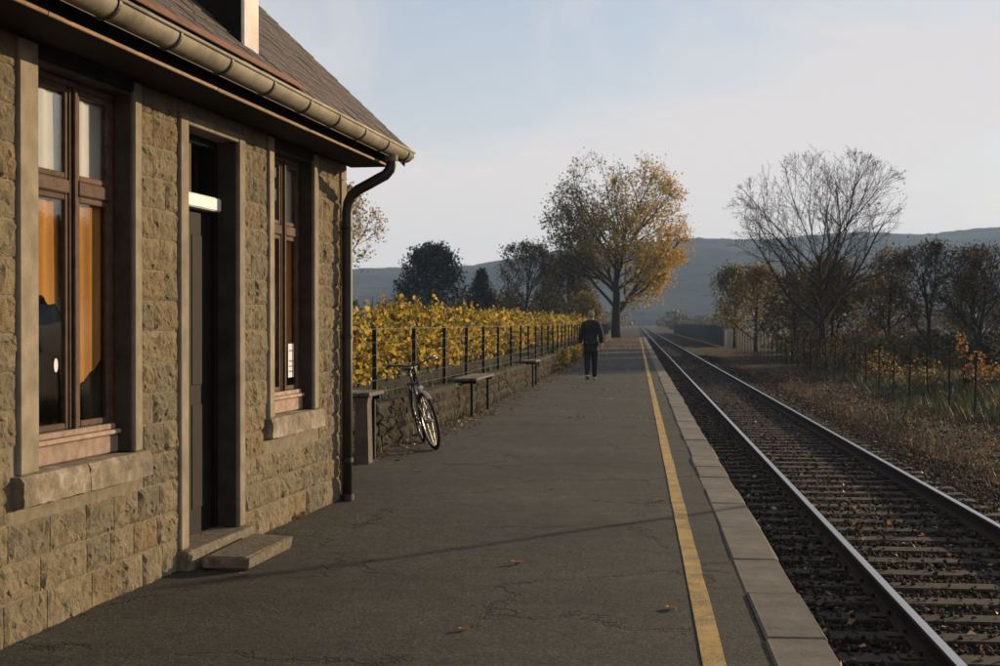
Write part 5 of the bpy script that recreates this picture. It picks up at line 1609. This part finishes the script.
# ------------------------------------------------------------------ walking man
def skin_mesh(name, nodes, links_, mat, parent, root, sub=2):
    """nodes: {key: ((x,y,z), (rx,ry))}; grown with a Skin modifier"""
    keys = list(nodes); ix = {k: i for i, k in enumerate(keys)}
    me = bpy.data.meshes.new(name)
    me.from_pydata([nodes[k][0] for k in keys], [(ix[a], ix[b]) for a, b in links_], [])
    me.materials.append(mat)
    o = link(name, me, parent)
    sm = o.modifiers.new('skin', 'SKIN'); sm.use_smooth_shade = True
    sk = me.skin_vertices[0].data
    for k in keys:
        sk[ix[k]].radius = nodes[k][1]; sk[ix[k]].use_root = (k == root)
    ss = o.modifiers.new('sub', 'SUBSURF'); ss.levels = sub; ss.render_levels = sub
    return o
def chain(*ks): return list(zip(ks[:-1], ks[1:]))
def make_man():
    t = thing('person', 'person in dark jacket and trousers walking away down the platform', 'person', (-1.21, 38.37, 0.0), R(3))
    N = {}
    # local +Y is the walking direction; left leg trails with its heel up, right leg leads
    N['pel'] = ((0, 0, 0.95), (.135, .10)); N['wai'] = ((0, .005, 1.10), (.125, .09)); N['che'] = ((0, .01, 1.30), (.155, .105)); N['sho'] = ((0, .01, 1.43), (.12, .085))
    N['nec'] = ((0, .02, 1.51), (.055, .055)); N['jaw'] = ((0, .035, 1.60), (.082, .095)); N['hea'] = ((0, .03, 1.69), (.092, .108)); N['cro'] = ((0, .02, 1.76), (.07, .085))
    N['nos'] = ((0, .135, 1.645), (.014, .016))
    L = []
    L += chain('pel', 'wai', 'che', 'sho', 'nec', 'jaw', 'hea', 'cro') + [('hea', 'nos')]
    arm = {-1: [(-.185, .01, 1.425), (-.265, -.02, 1.17), (-.285, .10, .955), (-.285, .13, .90)],
           1: [(.185, .01, 1.425), (.265, -.06, 1.17), (.285, -.07, .94), (.285, -.06, .88)]}
    for s in (-1, 1):
        a = arm[s]; c = 'L' if s < 0 else 'R'
        N['sh' + c] = (a[0], (.065, .065)); N['el' + c] = (a[1], (.045, .045)); N['wr' + c] = (a[2], (.030, .030)); N['pa' + c] = (a[3], (.034, .022))
        L += [('sho', 'sh' + c)] + chain('sh' + c, 'el' + c, 'wr' + c, 'pa' + c)
        p = Vector(a[3])
        for i, (dy, ln_) in enumerate(((.030, .075), (.010, .085), (-.010, .080), (-.028, .062))):
            k1, k2 = f'f{c}{i}a', f'f{c}{i}b'
            q1 = p + Vector((0, dy, -.045)); q2 = q1 + Vector((-s * .012, .008, -ln_ * .5)); 
            N[k1] = (tuple(q1), (.0095, .0095)); N[k2] = (tuple(q2), (.008, .008))
            N[k2 + 'c'] = (tuple(q2 + Vector((-s * .018, .002, -ln_ * .4))), (.0075, .0075))
            L += chain('pa' + c, k1, k2, k2 + 'c')
        N['th' + c] = (tuple(p + Vector((-s * .012, .045, .0))), (.011, .011)); N['th2' + c] = (tuple(p + Vector((-s * .020, .065, -.038))), (.009, .009))
        L += chain('wr' + c, 'th' + c, 'th2' + c)
    leg = {-1: [(-.095, 0, .90), (-.10, .03, .50), (-.10, -.17, .13), (-.10, -.165, .09), (-.10, -.06, .03)],
           1: [(.095, 0, .90), (.10, .09, .50), (.10, .10, .09), (.10, .075, .05), (.105, .23, .04)]}
    for s in (-1, 1):
        a = leg[s]; c = 'L' if s < 0 else 'R'
        for nm, p, r in zip(('hi', 'kn', 'an', 'hl', 'to'), a, ((.085, .09), (.058, .06), (.040, .042), (.036, .036), (.035, .028))): N[nm + c] = (p, r)
        L += [('pel', 'hi' + c)] + chain('hi' + c, 'kn' + c, 'an' + c, 'hl' + c, 'to' + c)
    skin_mesh('body', N, L, M['skin'], t, 'pel')
    # jacket: torso and sleeves, a little larger than the body, hem below the hips
    J = {}
    J['hem'] = ((0, 0, .70), (.225, .17)); J['hm2'] = ((0, 0, .76), (.215, .16)); J['hip'] = ((0, 0, .93), (.205, .15)); J['wai'] = ((0, .005, 1.10), (.20, .142)); J['che'] = ((0, .01, 1.29), (.212, .15)); J['sho'] = ((0, .01, 1.43), (.17, .12)); J['col'] = ((0, .012, 1.575), (.098, .095))
    JL = chain('hem', 'hm2', 'hip', 'wai', 'che', 'sho', 'col')
    for s in (-1, 1):
        a = arm[s]; c = 'L' if s < 0 else 'R'
        J['sh' + c] = (a[0], (.105, .10)); J['mu' + c] = (tuple((Vector(a[0]) + Vector(a[1])) / 2), (.088, .088)); J['el' + c] = (a[1], (.078, .078))
        J['cu' + c] = (tuple(Vector(a[1]) * .12 + Vector(a[2]) * .88), (.062, .062)); J['ce' + c] = (tuple(Vector(a[1]) * .02 + Vector(a[2]) * .98), (.060, .060))
        JL += [('sho', 'sh' + c)] + chain('sh' + c, 'mu' + c, 'el' + c, 'cu' + c, 'ce' + c)
    skin_mesh('jacket', J, JL, M['jacket'], t, 'wai')
    T = {'pel': ((0, 0, .92), (.12, .09))}; TL = []
    for s in (-1, 1):
        a = leg[s]; c = 'L' if s < 0 else 'R'
        T['hi' + c] = ((a[0][0], a[0][1], .86), (.108, .112)); T['mi' + c] = (tuple((Vector(a[0]) + Vector(a[1])) / 2), (.108, .11)); T['kn' + c] = (a[1], (.088, .092)); T['sn' + c] = (tuple((Vector(a[1]) + Vector(a[2])) / 2), (.080, .084)); T['an' + c] = (tuple(Vector(a[2]) + Vector((0, 0, -.01))), (.058, .064)); T['cf' + c] = (tuple(Vector(a[2]) + Vector((0, .003, -.045 if s > 0 else -.03))), (.058, .064))
        TL += [('pel', 'hi' + c)] + chain('hi' + c, 'mi' + c, 'kn' + c, 'sn' + c, 'an' + c, 'cf' + c)
    skin_mesh('trousers', T, TL, M['trousers'], t, 'pel')
    for s in (-1, 1):
        a = leg[s]
        hl_, to = Vector(a[3]), Vector(a[4])
        d = (to - hl_).normalized()
        S = {'a': (tuple(hl_ - d * .03), (.044, .042)), 'b': (tuple(hl_ + d * .06), (.046, .044)), 'c': (tuple(hl_ * .35 + to * .65), (.048, .034)), 'd': (tuple(to + d * .02), (.040, .026))}
        so = skin_mesh('shoe', S, chain('a', 'b', 'c', 'd'), M['shoe'], t, 'b', 1)
        # pale sole under the shoe
        n_ = (Vector((0, 0, 1)) - d * d.z).normalized()
        side = d.cross(n_)
        so_ = MB()
        vs = []
        for k, (al, w) in enumerate(((-.075, .025), (-.05, .042), (.06, .038), (.16, .050), (.22, .036), (.245, .012))):
            for lift in (-.046, -.026):
                for sg in (-1, 1): vs.append(tuple(hl_ + d * al * (.92) + side * sg * w + n_ * (lift + (.012 if k < 2 else .008))))
        fs = []
        for k in range(5):
            b0, b1 = k * 4, k * 4 + 4
            fs += [(b0, b0 + 1, b1 + 1, b1), (b0 + 2, b1 + 2, b1 + 3, b0 + 3), (b0, b1, b1 + 2, b0 + 2), (b0 + 1, b0 + 3, b1 + 3, b1 + 1)]
        fs += [(0, 2, 3, 1), (20, 21, 23, 22)]
        so_.add(vs, fs); so_.build('sole', M['shoe_sole'], so)
    hr_ = MB(); vs = []; nu, nv = 16, 10
    for j in range(nv + 1):
        ph_ = math.pi * 0.98 * j / nv
        for i in range(nu):
            th_ = 2 * math.pi * i / nu
            d_ = Vector((math.sin(ph_) * math.cos(th_), math.sin(ph_) * math.sin(th_), math.cos(ph_)))
            front = max(0.0, d_.y) * max(0.0, 0.75 - d_.z)
            k_ = 1.0 - 0.30 * front + 0.012 * math.sin(7 * th_ + 5 * ph_)
            vs.append((d_.x * 0.086 * k_, 0.012 + d_.y * 0.104 * k_, 1.705 + d_.z * 0.112 * k_))
    hr_.add(vs, [(j * nu + i, (j + 1) * nu + i, (j + 1) * nu + (i + 1) % nu, j * nu + (i + 1) % nu) for j in range(nv) for i in range(nu)])
    hr_.build('hair', M['hair'], t, smooth=True)
    for s in (-1, 1):
        e = MB(); vs = []
        for xx, r in ((.070, .012), (.084, .022), (.092, .024)):
            for k in range(8):
                an = 2 * math.pi * k / 8
                vs.append((s * xx, .035 + r * .7 * math.cos(an), 1.645 + r * 1.25 * math.sin(an)))
        e.add(vs, [(i * 8 + k, i * 8 + (k + 1) % 8, i * 8 + 8 + (k + 1) % 8, i * 8 + 8 + k) for i in range(2) for k in range(8)] + [tuple(range(16, 24))])
        e.build('ear', M['skin'], t, smooth=True)
make_man()

# lamp post beyond the track, right of the picture: its thin shadow crosses the platform
lp = thing('lamp_post', 'slim lamp post beyond the track, its shadow crossing the near platform', 'lamp post', (7.60, 19.40, -0.56))
MB().tube([(0, 0, 0), (0, 0, 1.2), (0, 0, 3.34)], [.055, .045, .035], 10).build('pole', M['fence_green'], lp, smooth=True)
MB().tube([(0, 0, 3.30), (0, 0, 3.34), (0, 0, 3.40), (0, 0, 3.43)], [.04, .075, .06, .02], 12).build('lamp_head', M['fence_green'], lp, smooth=True)
MB().tube([(0, 0, 0), (0, 0, 0.10)], [.10, .09], 10).build('base', M['concrete'], lp)

# ------------------------------------------------------------------ valley haze
hz = MB().box(-4300, 4300, -70, 2700, -2.0, 152).build('haze', None, kind='stuff')
hm = bpy.data.materials.new('valley_haze'); hm.use_nodes = True
nt = hm.node_tree; nt.nodes.clear()
ho = nt.nodes.new('ShaderNodeOutputMaterial'); pv = nt.nodes.new('ShaderNodeVolumePrincipled')
pv.inputs['Color'].default_value = (0.45, 0.66, 1.0, 1)
pv.inputs['Density'].default_value = 0.00022
pv.inputs['Anisotropy'].default_value = 0.2
nt.links.new(pv.outputs[0], ho.inputs['Volume'])
hz.data.materials.append(hm)
